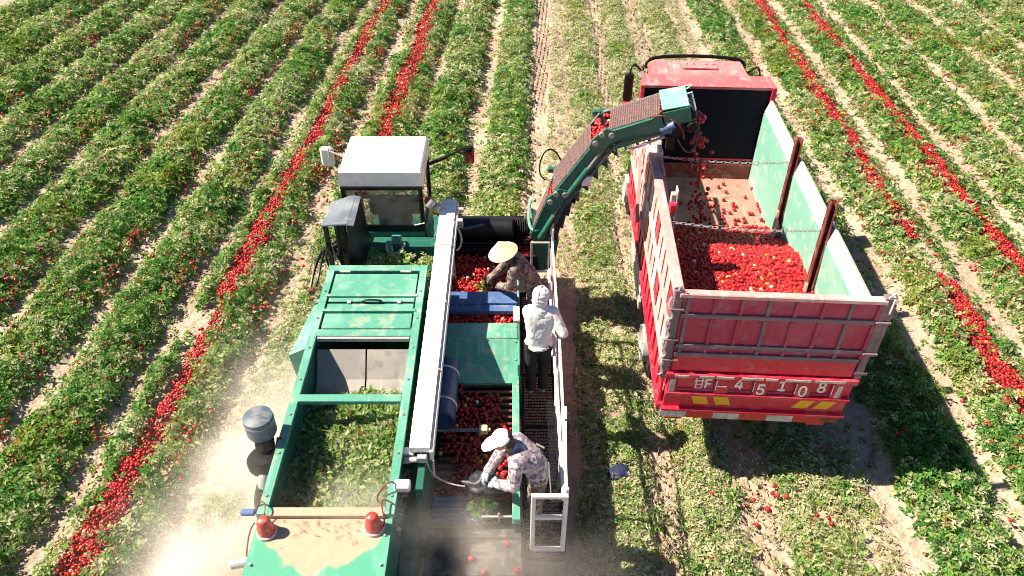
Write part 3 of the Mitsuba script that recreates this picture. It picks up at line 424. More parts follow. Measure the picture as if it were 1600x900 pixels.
# platform
pf = hp('platform', [box(.12, .16, 4.3, 8.72, .93, 1.0), box(.54, .58, 4.3, 8.72, .93, 1.0), box(.12, .58, 4.28, 4.32, .93, 1.0), box(.12, .58, 8.7, 8.74, .93, 1.0)] + [box(.16, .54, y, y + .04, .93, .975) for y in (5.2, 6.1, 7.0, 7.9)], NAVY)
gr = [box(x, x + .008, 4.32, 8.7, .975, .995, .001) for x in np.arange(.17, .54, .02)] + [box(.16, .54, y, y + .008, .975, .991, .001) for y in np.arange(4.36, 8.7, .05)]
obj('grating', gr, NAVY, 30, pf); labels[pf + '__grating'] = {'kind': 'stuff'}
each(hp, 'floor_tread', [box(.125, .575, 4.05, 4.27, .9, .93), box(.2, .55, 3.9, 4.04, .88, .91)], NAVY, parent=pf)
gd = hp('guard_rail', [], WHITE) if False else None
gd = 'guard_rail'
def rail_bar(p, q, w=.032, m=WHITE, n='rail'): hp(n, [bar(p, q, w, w)], m)
for p, q in (((.58, 8.62, 2.0), (.575, 6.3, 2.02)), ((.575, 6.28, 2.02), (.54, 4.42, 2.02)), ((.55, 8.6, 1.55), (.555, 4.45, 1.55)), ((.52, 8.3, 1.75), (.53, 4.5, 1.72)),
             ((.6, 5.6, 1.9), (.535, 4.36, 1.88))): rail_bar(p, q, n='guard_rail')
for y, x in ((8.62, .58), (7.5, .57), (6.3, .57), (5.4, .56), (4.42, .55)): rail_bar((x, y, .95), (x, y, 2.03), n='guard_post')
rail_bar((.58, 8.66, 1.0), (.585, 8.66, 2.22), .03, n='guard_post')
for p, q in (((.56, 8.5, 2.0), (.56, 7.55, 1.0)), ((.58, 7.45, 2.0), (.56, 6.4, 1.02)), ((.5, 8.3, 1.1), (.54, 7.2, 1.5)), ((.5, 7.4, 1.52), (.54, 6.5, 1.5))): rail_bar(p, q, .028, PINK if p[1] > 8.2 else WHITE, 'guard_brace')
def gate(y, x0, x1, z0, z1, mids=(), w=.034, m=WHITE):
    k = hp('gate', [box(x0, x1, y - w / 2, y + w / 2, z1 - w, z1), box(x0, x1, y - w / 2, y + w / 2, z0, z0 + w), box(x0, x0 + w, y - w / 2 - .001, y + w / 2 + .001, z0 + w, z1 - w), box(x1 - w, x1, y - w / 2 - .001, y + w / 2 + .001, z0 + w, z1 - w)] + [box(x0 + w, x1 - w, y - w / 2 + .002, y + w / 2 - .002, z - w / 2, z + w / 2) for z in mids], m)
gate(8.66, .27, .55, 1.45, 2.0, (), .03, GALV); gate(4.36, .19, .56, 1.02, 2.0, (1.62,), .045)
each(hp, 'cane', [cyl((.32, 5.5, 1.3), (.34, 4.75, 1.02), .008, 6), cyl((.28, 5.55, 1.32), (.38, 5.5, 1.3), .012, 6), cyl((.42, 5.3, 1.3), (.45, 5.0, 1.0), .008, 6)], STEEL)
# unloading conveyor: path in x-z, belt width along y
EL = [np.array(p) for p in ((.40, 9.5, 1.74), (.66, 9.45, 2.49), (1.27, 9.4, 3.45), (2.03, 9.28, 3.78), (2.37, 9.25, 3.88))]
ev = 'unloading_conveyor'
W2 = .33
def seg(i, a=0., b=1.):
    p, q = EL[i] + (EL[i + 1] - EL[i]) * a, EL[i] + (EL[i + 1] - EL[i]) * b; d = (q - p) / np.linalg.norm(q - p)
    w = np.cross((0, 0, 1.), d); w /= np.linalg.norm(w)
    return p, q, w, np.cross(d, w)   # w points to +y (far side), u up
eb = hp('unloading_conveyor', [], NAVY) if False else None
def ep(k, ms, m, smooth=30, label=None): return hp(k, ms, m, smooth, hv, label)
rng = np.random.default_rng(5)
ico = trimesh.creation.icosphere(subdivisions=1); ico0 = trimesh.creation.icosahedron()
def tomatoes(P, R, rng, base=ico, mixc=None):
    """one mesh of tomatoes: centres P, radii R"""
    n = len(P); V0 = np.asarray(base.vertices); F0 = np.asarray(base.faces)
    q = rng.normal(size=(n, 4)); q /= np.linalg.norm(q, axis=1, keepdims=True); w, x, y, z = q.T
    M = np.stack([1 - 2 * (y * y + z * z), 2 * (x * y - z * w), 2 * (x * z + y * w), 2 * (x * y + z * w), 1 - 2 * (x * x + z * z), 2 * (y * z - x * w), 2 * (x * z - y * w), 2 * (y * z + x * w), 1 - 2 * (x * x + y * y)], -1).reshape(n, 3, 3)
    sc = np.stack([np.ones(n), np.ones(n) * rng.uniform(.9, 1., n), rng.uniform(.85, 1.25, n)], -1)
    v = np.einsum('nij,nkj->nki', M, V0[None] * sc[:, None]) * np.asarray(R).reshape(-1, 1, 1) + P[:, None]
    f = F0[None] + (np.arange(n) * len(V0))[:, None, None]
    c = np.array([.34, .007, .015]) * rng.uniform(.65, 1.15, (n, 1)) + rng.uniform(0, 1, (n, 1)) ** 3 * np.array([.06, .02, .008])
    odd = rng.uniform(size=n); c[odd < .045] = (.6, .16, .02); c[odd < .02] = (.5, .42, .1); c[odd < .008] = (.62, .55, .38); c[(odd > .96)] = (.3, .012, .01)
    return trimesh.Trimesh(v.reshape(-1, 3), f.reshape(-1, 3), process=False), np.repeat(c, len(V0), 0)
def tom_stuff(k, P, R, label, cat_, base=ico, seed=1):
    m, c = tomatoes(np.asarray(P, float), R, np.random.default_rng(seed), base)
    k = key_for(k); scene[k] = mikit.ply(m, TOM, smooth=True, color=c); labels[k] = {'label': label, 'category': cat_, 'kind': 'stuff'}; return k
belt_toms = []
for i in range(4):
    p, q, w, u = seg(i); a0 = .0
    if i < 3:
        for sgn in (-1, 1):   # side beams
            s0 = w * W2 * sgn
            ep('side_beam', [hullmesh([p + s0 + u * h + w * sgn * t for h in (-.22, .045) for t in (0, .03)] + [q + s0 + u * h + w * sgn * t for h in (-.22, .045) for t in (0, .03)])], DGREEN)
            ep('side_lip', [bar(p + s0 * 1.06 + u * .055, q + s0 * 1.06 + u * .055, .06, .018, up=u)], DGREEN if sgn < 0 else BGREY)
        ep('belt', [hullmesh([p + w * s - u * t for s in (-W2 + .004, W2 - .004) for t in (0, .015)] + [q + w * s - u * t for s in (-W2 + .004, W2 - .004) for t in (0, .015)])], NAVY)
        Lg = np.linalg.norm(q - p); nt = int(Lg * 190)
        for _ in range(nt): belt_toms.append(p + (q - p) * rng.uniform(.02, 1) + w * rng.uniform(-.29, .29) + u * rng.uniform(.025, .05))
        lo, hi = ((.0, .86), (.02, .84), (.16, .98))[i]
        pp, qq, w, u = seg(i, lo, hi)
        # net cover: thin threads over the belt
        net = [bar(pp + w * s + u * .075, qq + w * s + u * .075, .009, .003, up=u, b=.0005) for s in np.arange(-W2, W2, .022)]
        n2 = int(np.linalg.norm(qq - pp) / .03); net += [bar(pp + (qq - pp) * t + w * -W2 + u * .078, pp + (qq - pp) * t + w * W2 + u * .078, .009, .003, up=u, b=.0005) for t in np.linspace(0, 1, n2)]
        k = obj('net_cover', net, mat('net', (.16, .115, .12), r=.7), False, hv); labels[k] = {'kind': 'stuff'}
        # return belt flights hanging below
        for t in np.arange(.08, 1, .2 if i else .3): ep('flight', [hullmesh([p + (q - p) * t + w * s - u * h + (q - p) / Lg * o for s in (-W2 * .9, W2 * .9) for h in (.22, .34) for o in (0, .016)])], NAVY if i % 2 else BLACK)
        ep('return_belt', [hullmesh([p + w * s - u * t for s in (-W2 * .92, W2 * .92) for t in (.155, .17)] + [q + w * s - u * t for s in (-W2 * .92, W2 * .92) for t in (.155, .17)])], RUBBER)
# end apron cloth, spout flap
p, q, w, u = seg(3)
ep('end_apron', [hullmesh([p + w * s + u * h for s in (-.31, .31) for h in (.11, .122)] + [q + w * s + u * h + (0, 0, -.02) for s in (-.31, .31) for h in (.11, .122)])], MINT)
for s in (-.27, -.1, .05, .2, .3): ep('apron_shred', [bar(q + w * s + u * .1, q + w * s + np.array([.04 + .03 * (s > 0), 0, .06 * math.sin(9 * s)]) + u * .1, .03, .006)], MINT)
ep('end_flap', [quadslab([q + w * -.29 + (.06, 0, .04), q + w * .25 + (.06, 0, .04), q + w * .22 + (.12, 0, -.34), q + w * -.26 + (.12, 0, -.34)], .01)], BGREY)
ep('end_roller', [cyl(q - w * .27 - u * .06, q + w * .27 - u * .06, .07)], NAVY)
ep('side_beam', [hullmesh([a + w * -W2 * sg2 + u * h for a in (p, q) for h in (-.12, .08) for sg2 in (1, .93)])], DGREEN)
ep('side_beam', [hullmesh([a + w * W2 * sg2 + u * h for a in (p, q) for h in (-.12, .08) for sg2 in (1, .93)])], DGREEN)
ep('motor', [cyl(p + (-.05, -.33, -.16), p + (.12, -.36, -.06), .05), box(p[0] - .02, p[0] + .1, p[1] - .37, p[1] - .29, p[2] - .2, p[2] - .12, .01)], BLUE)
ep('drive', [cyl(p - w * .36 - u * .16 + (.15, 0, 0), p - w * .28 - u * .16 + (.15, 0, 0), .1), cyl(q - w * .36 - u * .2, q - w * .28 - u * .2, .07), box(p[0] + .05, p[0] + .16, p[1] - .34, p[1] - .28, p[2] - .45, p[2] - .25)], BLACK)
each(ep, 'hose', [hose([p + (-.2, -.31, -.05), p + (-.1, -.36, .06), p + (.05, -.33, .0), p + (.12, -.36, -.12)], .01), hose([p + (.2, -.32, -.3), p + (.4, -.34, -.48), p + (.5, -.2, -.3), p + (.45, .0, 0)], .012), hose([p + (.05, -.33, .0), p + (.2, -.37, -.1), p + (.28, -.33, -.3)], .009)], RUST)
ep('support_bar', [cyl(p + (-.5, -.3, -.5), p + (.02, -.32, -.26), .02, 10)], GALV)
# knuckles, cylinders
for i in (1, 2):
    c = EL[i]; _, _, w, u = seg(i)
    for sgn in (-1,):
        o = c + w * (W2 + .06) * sgn
        ep('knuckle_plate', [hullmesh(np.vstack([o + np.array([dx, dy, dz]) for dx, dz in ((-.16, -.12), (.18, .03), (.2, .12), (.05, .16), (-.12, .0), (.0, -.22)) for dy in (-.02, .02)]))], DGREEN)
        for dx, dz in ((-.08, -.05), (.13, .07), (.0, .08)): ep('pivot', [cyl(o + (dx, -.05, dz), o + (dx, .0, dz), .04, 14)], STEEL)
    each(ep, 'pivot_far', [cyl(c + w * W2, c + w * (W2 + .12), .06, 14), box(c[0] - .12, c[0] + .06, c[1] + W2 + .03, c[1] + W2 + .1, c[2] - .03, c[2] + .06, .02)], DGREEN)
def ram(a, b, r=.045):
    a, b = np.array(a), np.array(b); k = ep('hydraulic_ram', [cyl(a, a + (b - a) * .62, r, 14)], DGREEN); hp('ram_rod', [cyl(a + (b - a) * .6, b, r * .5, 10)], STEEL, parent=k)
y1 = 9.07
ram((.42, y1, 1.78), (.74, y1, 2.42)); ram((.78, y1 - .01, 2.5), (1.24, y1 - .04, 3.28)); ram((.95, y1 - .01, 2.62), (1.32, y1 - .04, 3.22), .02)
ep('valve_block', [box(.98, 1.1, y1 - .07, y1 + .03, 2.72, 2.84, .01), box(1.03, 1.13, y1 - .08, y1 + .02, 2.82, 2.88, .01)], WHITE)
each(ep, 'hose', [hose([(.76, 9.85, 2.6), (.52, 9.9, 2.8), (.42, 9.85, 2.5), (.62, 9.75, 2.4)], .012), hose([(.5, y1, 1.75), (.66, y1 - .05, 2.25), (.86, y1 - .06, 2.6), (1.15, y1 - .08, 3.08), (1.45, y1 - .08, 3.42)], .014), hose([(1.45, y1 - .08, 3.42), (1.75, y1 - .13, 3.52), (2.0, y1 - .15, 3.6)], .012)], BLACK)
hp('base_bucket', [hullmesh([(.3, 9.2, 1.85), (.3, 9.8, 1.85), (.36, 9.2, 1.0), (.36, 9.75, 1.0), (.72, 9.25, 1.62), (.72, 9.75, 1.62), (.66, 9.25, 1.1), (.66, 9.7, 1.1)])], DGREEN)
hp('bucket_rim', [hose([(.36, 9.84, 1.95), (.27, 9.76, 1.88), (.28, 9.24, 1.86), (.42, 9.16, 1.9), (.6, 9.2, 2.1)], .025, 24, 8)], GREEN)
each(hp, 'catch', [box(.56, .62, y1 - .02, y1 + .04, 1.85, 2.05, .01), bar((.5, 9.15, 1.7), (.62, 9.16, 1.74), .02, .02)], GALV)

# ------------------------------------------------------------------ people
def capsule(a, ra, b, rb): return m3.Manifold.batch_hull([m3.Manifold.sphere(ra, 14).translate(tuple(map(float, a))), m3.Manifold.sphere(rb, 14).translate(tuple(map(float, b)))])
def soft(parts, edge=.03, it=6):
    m = m3.Manifold.batch_boolean(parts, m3.OpType.Add).refine_to_length(edge); t = tm(m); t.merge_vertices()
    trimesh.smoothing.filter_taubin(t, iterations=it); return t
def chain_m(pts): return [capsule(a, ra, b, rb) for (a, ra), (b, rb) in zip(pts[:-1], pts[1:])]
def hand(wr, d, side, grow=0.):
    """palm and five bent fingers from the wrist along d; side = direction of the thumb"""
    d = np.array(d, float); d /= np.linalg.norm(d); s = np.array(side, float); s -= d * (s @ d); s /= np.linalg.norm(s); n = np.cross(d, s); n *= -1 if n[2] > 0 else 1
    wr = np.array(wr); g = grow; out = [capsule(wr + d * .02 + s * k, .018 + g, wr + d * .085 + s * k * 1.3, .014 + g) for k in (-.025, 0, .025)]
    for k, L in ((-.033, .055), (-.011, .075), (.011, .08), (.033, .07)):
        a = wr + d * .085 + s * k; b = a + d * L * .5 + n * .012; c = b + d * L * .35 + n * .035
        out += [capsule(a, .0105 + g, b, .0095 + g), capsule(b, .0095 + g, c, .008 + g)]
    a = wr + d * .03 + s * .03; b = a + d * .03 + s * .035; out += [capsule(a, .013 + g, b, .011 + g), capsule(b, .011 + g, b + d * .03 + n * .015, .009 + g)]
    return out
def head(c, f, up):
    c, f, up = (np.array(v, float) for v in (c, f, up)); f /= np.linalg.norm(f); up -= f * (up @ f); up /= np.linalg.norm(up); s = np.cross(f, up)
    P = lambda a, b, e: c + f * a + s * b + up * e
    return [capsule(P(-.02, 0, .03), .088, P(.02, 0, .02), .082), capsule(P(.03, 0, -.02), .068, P(.05, 0, -.075), .036), capsule(P(.095, 0, .0), .012, P(.112, 0, -.03), .014), capsule(P(.08, -.03, .02), .014, P(.08, .03, .02), .014),
            capsule(P(.085, -.018, -.06), .01, P(.085, .018, -.06), .01), capsule(P(-.01, .085, -.02), .016, P(-.015, .088, .015), .018), capsule(P(-.01, -.085, -.02), .016, P(-.015, -.088, .015), .018)], P
SKIN = mat('skin', (.42, .2, .125), r=.5)
def camo(a, b, c, s):
    def fn(p, n, uv):
        x = tfbm(p.x * s, p.y * s, p.z * s, 3); y = tfbm(p.x * s * 1.7 + 5, p.y * s * 1.7, p.z * s * 1.7, 3)
        return mix(mix(a, b, sstep(.47, .53, x)), c, sstep(.54, .6, y))
    return proc(fn)
CAMO1 = mat('camo_brown', camo((.12, .095, .09), (.24, .2, .19), (.05, .04, .045), 16), r=.85)
CAMO2 = mat('camo_pale', camo((.32, .28, .33), (.5, .45, .46), (.15, .13, .19), 18), r=.85)
CAMO3 = mat('camo_trousers', camo((.13, .11, .1), (.24, .21, .18), (.06, .05, .05), 16), r=.85)
JACKET = mat('white_cloth', (.56, .585, .63), r=.8); TROUS = mat('black_cloth', (.014, .014, .017), r=.85); CLOTH = mat('white_cap_cloth', (.75, .77, .78), r=.8)
GLOVEG = mat('grey_glove', (.07, .07, .08), r=.8); GLOVEB = mat('blue_grey_glove', (.28, .34, .42), r=.8); SHOE = mat('shoe', (.3, .28, .26), r=.7); DSHOE = mat('dark_shoe', (.05, .045, .045), r=.7); HAIR = mat('hair', (.012, .01, .01), r=.6)
def straw(p, n, uv): 
    a = tnoise(dr.atan2(p.y - 7.87, p.x + .1) * 40, p.z * 8); return mix((.5, .43, .3), (.64, .56, .41), a)
STRAW = mat('straw', proc(straw), r=.7)
def person(label, J, face, up, jacket, trousers, glove, shoe, hood=False):
    k = thing('person', label, 'person'); A = {n: np.array(v, float) for n, v in J.items()}
    def torso(g): 
        sh = (A['shl'] + A['shr']) / 2
        return [m3.Manifold.batch_hull([m3.Manifold.sphere(.085 + g, 14).translate(tuple(A[h])) for h in ('hipl', 'hipr')] + [m3.Manifold.sphere(.1 + g, 14).translate(tuple(A['waist']))]),
                m3.Manifold.batch_hull([m3.Manifold.sphere(.095 + g, 14).translate(tuple(A['waist'] + (A['shr'] - A['shl']) * s)) for s in (-.12, .12)] + [m3.Manifold.sphere(.085 + g, 14).translate(tuple(sh + (A['shr'] - A['shl']) * s - (sh - A['waist']) * .12)) for s in (-.33, .33)]),
                m3.Manifold.batch_hull([m3.Manifold.sphere(.055 + g, 14).translate(tuple(A['shl'])), m3.Manifold.sphere(.055 + g, 14).translate(tuple(A['shr'])), m3.Manifold.sphere(.055 + g, 14).translate(tuple(sh * .7 + A['neck'] * .3))])]
    def arm(s, g): return chain_m([(A['sh' + s], .058 + g), (A['el' + s], .043 + g), (A['wr' + s], .03 + g)])
    def leg(s, g): return chain_m([(A['hip' + s], .088 + g), (A['kn' + s], .058 + g), (A['an' + s], .04 + g)])
    hd, P = head(A['head'], face, up)
    body = torso(0) + hd + chain_m([((A['shl'] + A['shr']) / 2, .06), (A['neck'], .05), (A['head'], .05)])
    for s in 'lr':
        d = A['wr' + s] - A['el' + s]; body += arm(s, 0) + leg(s, 0) + hand(A['wr' + s], J.get('hd' + s, d), A['th' + s])
        ft = A['an' + s]; body += [capsule(ft + (0, 0, -.03), .035, ft + A['foot'] * .13 + (0, 0, -.05), .025)]
    obj('body', soft(body, .022, 4), SKIN, True, k)
    jk = torso(.022) + [x for s in 'lr' for x in arm(s, .018)]
    if hood:
        h = soft([capsule(P(-.03, 0, .035), .104, P(.0, 0, .03), .1), capsule(P(-.04, 0, -.02), .098, A['neck'] + (0, -.01, .01), .078), capsule(A['neck'], .08, (A['shl'] + A['shr']) / 2 + (0, -.01, .03), .1)], .016, 3)
        h.vertices += (fbm(h.vertices * np.array([22, 22, 45]), 2, 13) - .5)[:, None] * .03 * h.vertex_normals; obj('hood', h, jacket, True, k, 'white hood pulled over the head')
        obj('drawstring', [hose([P(.07, -.08, -.08), P(.1, -.12, -.1), P(.08, -.14, -.16)], .006, 8, 5)], STRIPW, True, k); obj('seam', [tube([P(-.03 + .105 * math.cos(t), 0, .035 + .107 * math.sin(t)) for t in np.linspace(.6, 3.4, 16)], .005, 5)], STRIPW, True, k)
    j = soft(jk, .02, 5); j.vertices += (fbm(j.vertices * 14, 3, 3) - .5)[:, None] * .012 * j.vertex_normals + (np.abs(fbm(j.vertices * np.array([26, 26, 9]) + j.vertices[:, [2, 0, 1]] * 6, 2, 8) - .5) * 2)[:, None] * .012 * j.vertex_normals
    obj('jacket', j, jacket, True, k)
    if hood: obj('hem', [lathe([(.0, -.02), (.155, -.02), (.16, 0), (.155, .025), (.0, .025)], 24, (A['hipl'] + A['hipr']) / 2 + (0, 0, .0), (0, 0, 1))], jacket, True, k)
    if not hood:
        c = (A['shl'] + A['shr']) / 2 * .45 + A['neck'] * .55; ax = A['neck'] - (A['shl'] + A['shr']) / 2; obj('collar', [lathe([(.075, -.03), (.085, -.02), (.072, .035), (.066, .035), (.072, -.03)], 20, c, ax)], jacket, True, k)
    t = soft([x for s in 'lr' for x in leg(s, .02)] + [m3.Manifold.batch_hull([m3.Manifold.sphere(.105, 14).translate(tuple(A[h])) for h in ('hipl', 'hipr')] + [m3.Manifold.sphere(.1, 14).translate(tuple(A['waist'] * .1 + (A['hipl'] + A['hipr']) * .45))])], .022, 5)
    t.vertices += (fbm(t.vertices * np.array([13, 13, 7]), 3, 5) - .5)[:, None] * .028 * t.vertex_normals
    obj('trousers', t, trousers, True, k)
    for s in 'lr':
        if glove: obj('glove', soft(hand(A['wr' + s], J.get('hd' + s, A['wr' + s] - A['el' + s]), A['th' + s], .004) + [capsule(A['wr' + s], .036, A['wr' + s] * .8 + A['el' + s] * .2, .042)], .015, 2), glove, True, k)
        ft = A['an' + s]; obj('shoe', soft([capsule(ft + (0, 0, -.03), .045, ft + A['foot'] * .14 + (0, 0, -.045), .034), capsule(ft + (0, 0, -.04), .04, ft - A['foot'] * .03 + (0, 0, -.045), .034)], .02, 2), shoe, True, k)
    for s in (-1, 1): obj('eye', [lathe([(0, -.012), (.012, 0), (0, .012)], 8, P(.083, s * .032, .005), (1, 0, 0))], STRIPW, True, k)
    return k, P
X0, Y0 = .3, 6.7
person('person in a white hooded jacket and black trousers holding the platform rail',
       dict(anl=(.24, 6.68, 1.085), anr=(.4, 6.7, 1.085), knl=(.24, 6.72, 1.48), knr=(.41, 6.73, 1.48), hipl=(.26, 6.7, 1.86), hipr=(.4, 6.7, 1.86), waist=(.33, 6.7, 2.04), shl=(.2, 6.72, 2.36), shr=(.49, 6.7, 2.36), neck=(.34, 6.74, 2.44), head=(.35, 6.77, 2.555),
            ell=(.2, 6.92, 2.12), wrl=(.2, 7.06, 2.0), elr=(.62, 6.58, 2.12), wrr=(.6, 6.8, 2.03), thl=(0, 0, 1), thr=(-1, 0, 0), foot=(0, 1, 0)), (.35, 1, -.12), (0, 0, 1), JACKET, TROUS, None, SHOE, True)
kA, PA = person('person in a conical straw hat and brown camouflage jacket bending over the tomatoes',
       dict(anl=(.3, 7.72, 1.085), anr=(.32, 7.98, 1.085), knl=(.27, 7.73, 1.48), knr=(.28, 7.97, 1.48), hipl=(.3, 7.77, 1.84), hipr=(.3, 7.94, 1.84), waist=(.22, 7.86, 2.02), shl=(.02, 7.69, 2.24), shr=(.02, 8.03, 2.24), neck=(-.05, 7.87, 2.32), head=(-.12, 7.87, 2.385),
            ell=(-.02, 7.66, 1.97), wrl=(-.16, 7.86, 1.83), elr=(-.12, 8.08, 2.0), wrr=(-.3, 8.08, 1.8), thl=(0, 1, 0), thr=(0, -1, 0), foot=(-1, 0, 0)), (-.8, -.1, -.5), (-.4, 0, .9), CAMO1, CAMO1, GLOVEG, DSHOE)
hat = lathe([(0, .175), (.02, .168), (.1, .09), (.2, .0), (.205, -.006), (.19, -.004), (.1, .075), (0, .15)], 40, np.array([-.12, 7.86, 2.41]), (-.3, -.05, .95))
obj('conical_hat', [hat], STRAW, 50, kA, 'cream conical straw hat')
kC, PC = person('person in a white cap and pale camouflage jacket picking vines at the rear',
       dict(anl=(.27, 4.66, 1.085), anr=(.3, 4.92, 1.085), knl=(.24, 4.66, 1.48), knr=(.25, 4.9, 1.48), hipl=(.27, 4.71, 1.8), hipr=(.28, 4.87, 1.8), waist=(.21, 4.79, 1.99), shl=(.04, 4.62, 2.14), shr=(.06, 4.94, 2.14), neck=(-.03, 4.78, 2.22), head=(-.1, 4.78, 2.31),
            ell=(.02, 4.54, 1.88), wrl=(-.16, 4.68, 1.74), elr=(-.1, 4.98, 1.92), wrr=(-.25, 4.84, 1.76), thl=(0, 1, 0), thr=(0, -1, 0), foot=(-1, 0, 0)), (-.85, -.18, -.35), (-.35, 0, .95), CAMO2, CAMO3, GLOVEB, DSHOE)
c = PC(-.01, 0, .05); upC = PC(0, 0, 1) - PC(0, 0, 0); fC = PC(1, 0, 0) - PC(0, 0, 0); sC = PC(0, 1, 0) - PC(0, 0, 0)
obj('hair', soft([capsule(PC(-.03, 0, .02), .094, PC(-.04, 0, -.03), .08)], .02, 2), HAIR, True, kC)
obj('cap', [lathe([(0, .085), (.04, .08), (.08, .05), (.102, .0), (.104, -.015), (.095, -.015), (.09, .01), (0, .07)], 28, c, upC), hullmesh([c + fC * a + sC * b + upC * e for a, b in ((.05, .09), (.05, -.09), (.15, .085), (.15, -.085), (.215, .05), (.215, -.05), (.23, 0)) for e in (-.012 - .15 * max(0, a - .06), -.004 - .15 * max(0, a - .06))])], CLOTH, 45, kC, 'white baseball cap')
sk = trimesh.creation.icosphere(subdivisions=3, radius=1.0); sk.vertices = sk.vertices * (.21, .16, .15) * (1 + .8 * (fbm(sk.vertices * 2.2, 3, 4) - .5))[:, None] + (-.3, 4.82, 1.52)
sk.vertices += (fbm(sk.vertices * 18, 3, 6) - .5)[:, None] * .06 * sk.vertex_normals
obj('plastic_sack', sk, mat('dark_sack', (.018, .022, .034), r=.5), 60); labels['plastic_sack'] = {'label': 'crumpled dark blue-grey sack below the hands of the person in the white cap', 'category': 'sack'}
sc_ = trimesh.creation.icosphere(subdivisions=3); sc_.vertices = sc_.vertices * (.16, .12, .05) * (1 + .9 * (fbm(sc_.vertices * 2.5, 3, 9) - .5))[:, None] + (1.42, 6.1, .06)
obj('blue_rag', sc_, mat('rag_blue', (.01, .016, .06), r=.7), 60); labels['blue_rag'] = {'label': 'crumpled dark blue rag lying on the ground between harvester and truck', 'category': 'rag'}

# ------------------------------------------------------------------ foliage
def leaf_mesh(P, N, L, Wd, col, rng, droop=.25):
    """P base points, N facing normals, one folded blade of two triangles each"""
    n = len(P); a = rng.normal(size=(n, 3)); d = a - N * (a * N).sum(1, keepdims=True); d /= np.linalg.norm(d, axis=1, keepdims=True) + 1e-9
    return blade(P, N, d, L, Wd, col, droop)
def blade(P, N, d, L, Wd, col, droop=.25):
    n = len(P); s = np.cross(d, N); L = np.asarray(L).reshape(-1, 1) * np.ones((n, 1)); Wd = np.asarray(Wd).reshape(-1, 1) * np.ones((n, 1))
    v = np.stack([P, P + d * L * .45 + s * Wd * .5 + N * Wd * .18, P + d * L - N * L * droop, P + d * L * .45 - s * Wd * .5 + N * Wd * .18], 1)
    f = np.array([[0, 1, 2], [0, 2, 3]])[None] + (np.arange(n) * 4)[:, None, None]
    return v.reshape(-1, 3), f.reshape(-1, 3), np.repeat(col, 4, 0)
def norm(a): return a / (np.linalg.norm(a, axis=-1, keepdims=True) + 1e-9)
def sprays(P, N, col, rng, size=1.0, k=5):
    """compound leaves: k leaflets along a stalk"""
    n = len(P); a = rng.normal(size=(n, 3)); d = norm(a - N * (a * N).sum(1, keepdims=True)); s = np.cross(d, N)
    out = []
    for off, ang, sc in ((.085, 0., 1.25), (.055, 1.0, 1.), (.055, -1.0, 1.), (.015, 1.25, .8), (.015, -1.25, .8))[:k]:
        ang = ang + rng.normal(0, .25, n); dd = d * np.cos(ang)[:, None] + s * np.sin(ang)[:, None]
        NN = norm(N + rng.normal(0, .38, (n, 3))); dd = norm(dd - NN * (dd * NN).sum(1, keepdims=True))
        out.append(blade(P + d * off * size, NN, dd, .07 * size * sc * rng.uniform(.8, 1.25, n), .042 * size * sc * rng.uniform(.75, 1.2, n), np.clip(col * rng.uniform(.8, 1.2, (n, 1)), 0, .9), rng.uniform(.1, .45, (n, 1))))
    return out
def join(parts):
    vs, fs, cs, o = [], [], [], 0
    for v, f, c in parts: vs.append(v); fs.append(f + o); cs.append(c); o += len(v)
    return np.vstack(vs), np.vstack(fs), np.vstack(cs)
G1, G2, G3, OL, DRY, BRN = (np.array(x) for x in ((.065, .21, .048), (.145, .32, .08), (.28, .42, .125), (.40, .47, .26), (.60, .58, .42), (.32, .16, .075)))
def palette(n, rng, w, patch=None):
    """random leaf colours by weights of G1 G2 G3 OL DRY BRN; patch (0..1) shifts towards fresh green"""
    w = np.asarray(w, float); W_ = np.tile(w, (n, 1))
    if patch is not None: W_[:, 0] *= .4 + 1.6 * patch; W_[:, 1] *= .5 + 1.3 * patch; W_[:, 3] *= 1.7 - 1.4 * patch; W_[:, 4] *= 1.9 - 1.7 * patch
    c = np.cumsum(W_, 1); r = rng.uniform(size=n) * c[:, -1]; i = (r[:, None] > c).sum(1)
    return np.array([G1, G2, G3, OL, DRY, BRN])[np.clip(i, 0, 5)] * rng.uniform(.75, 1.3, (n, 1))
def in_view(x, y, m=1.5):
    d = y * math.cos(PITCH) + H * math.sin(PITCH); v = H * math.cos(PITCH) - y * math.sin(PITCH)
    return (np.abs(x) < d * 800 / 1150 + m) & (v < d * 450 / 1150 + 1.0) & (y < 27.5)
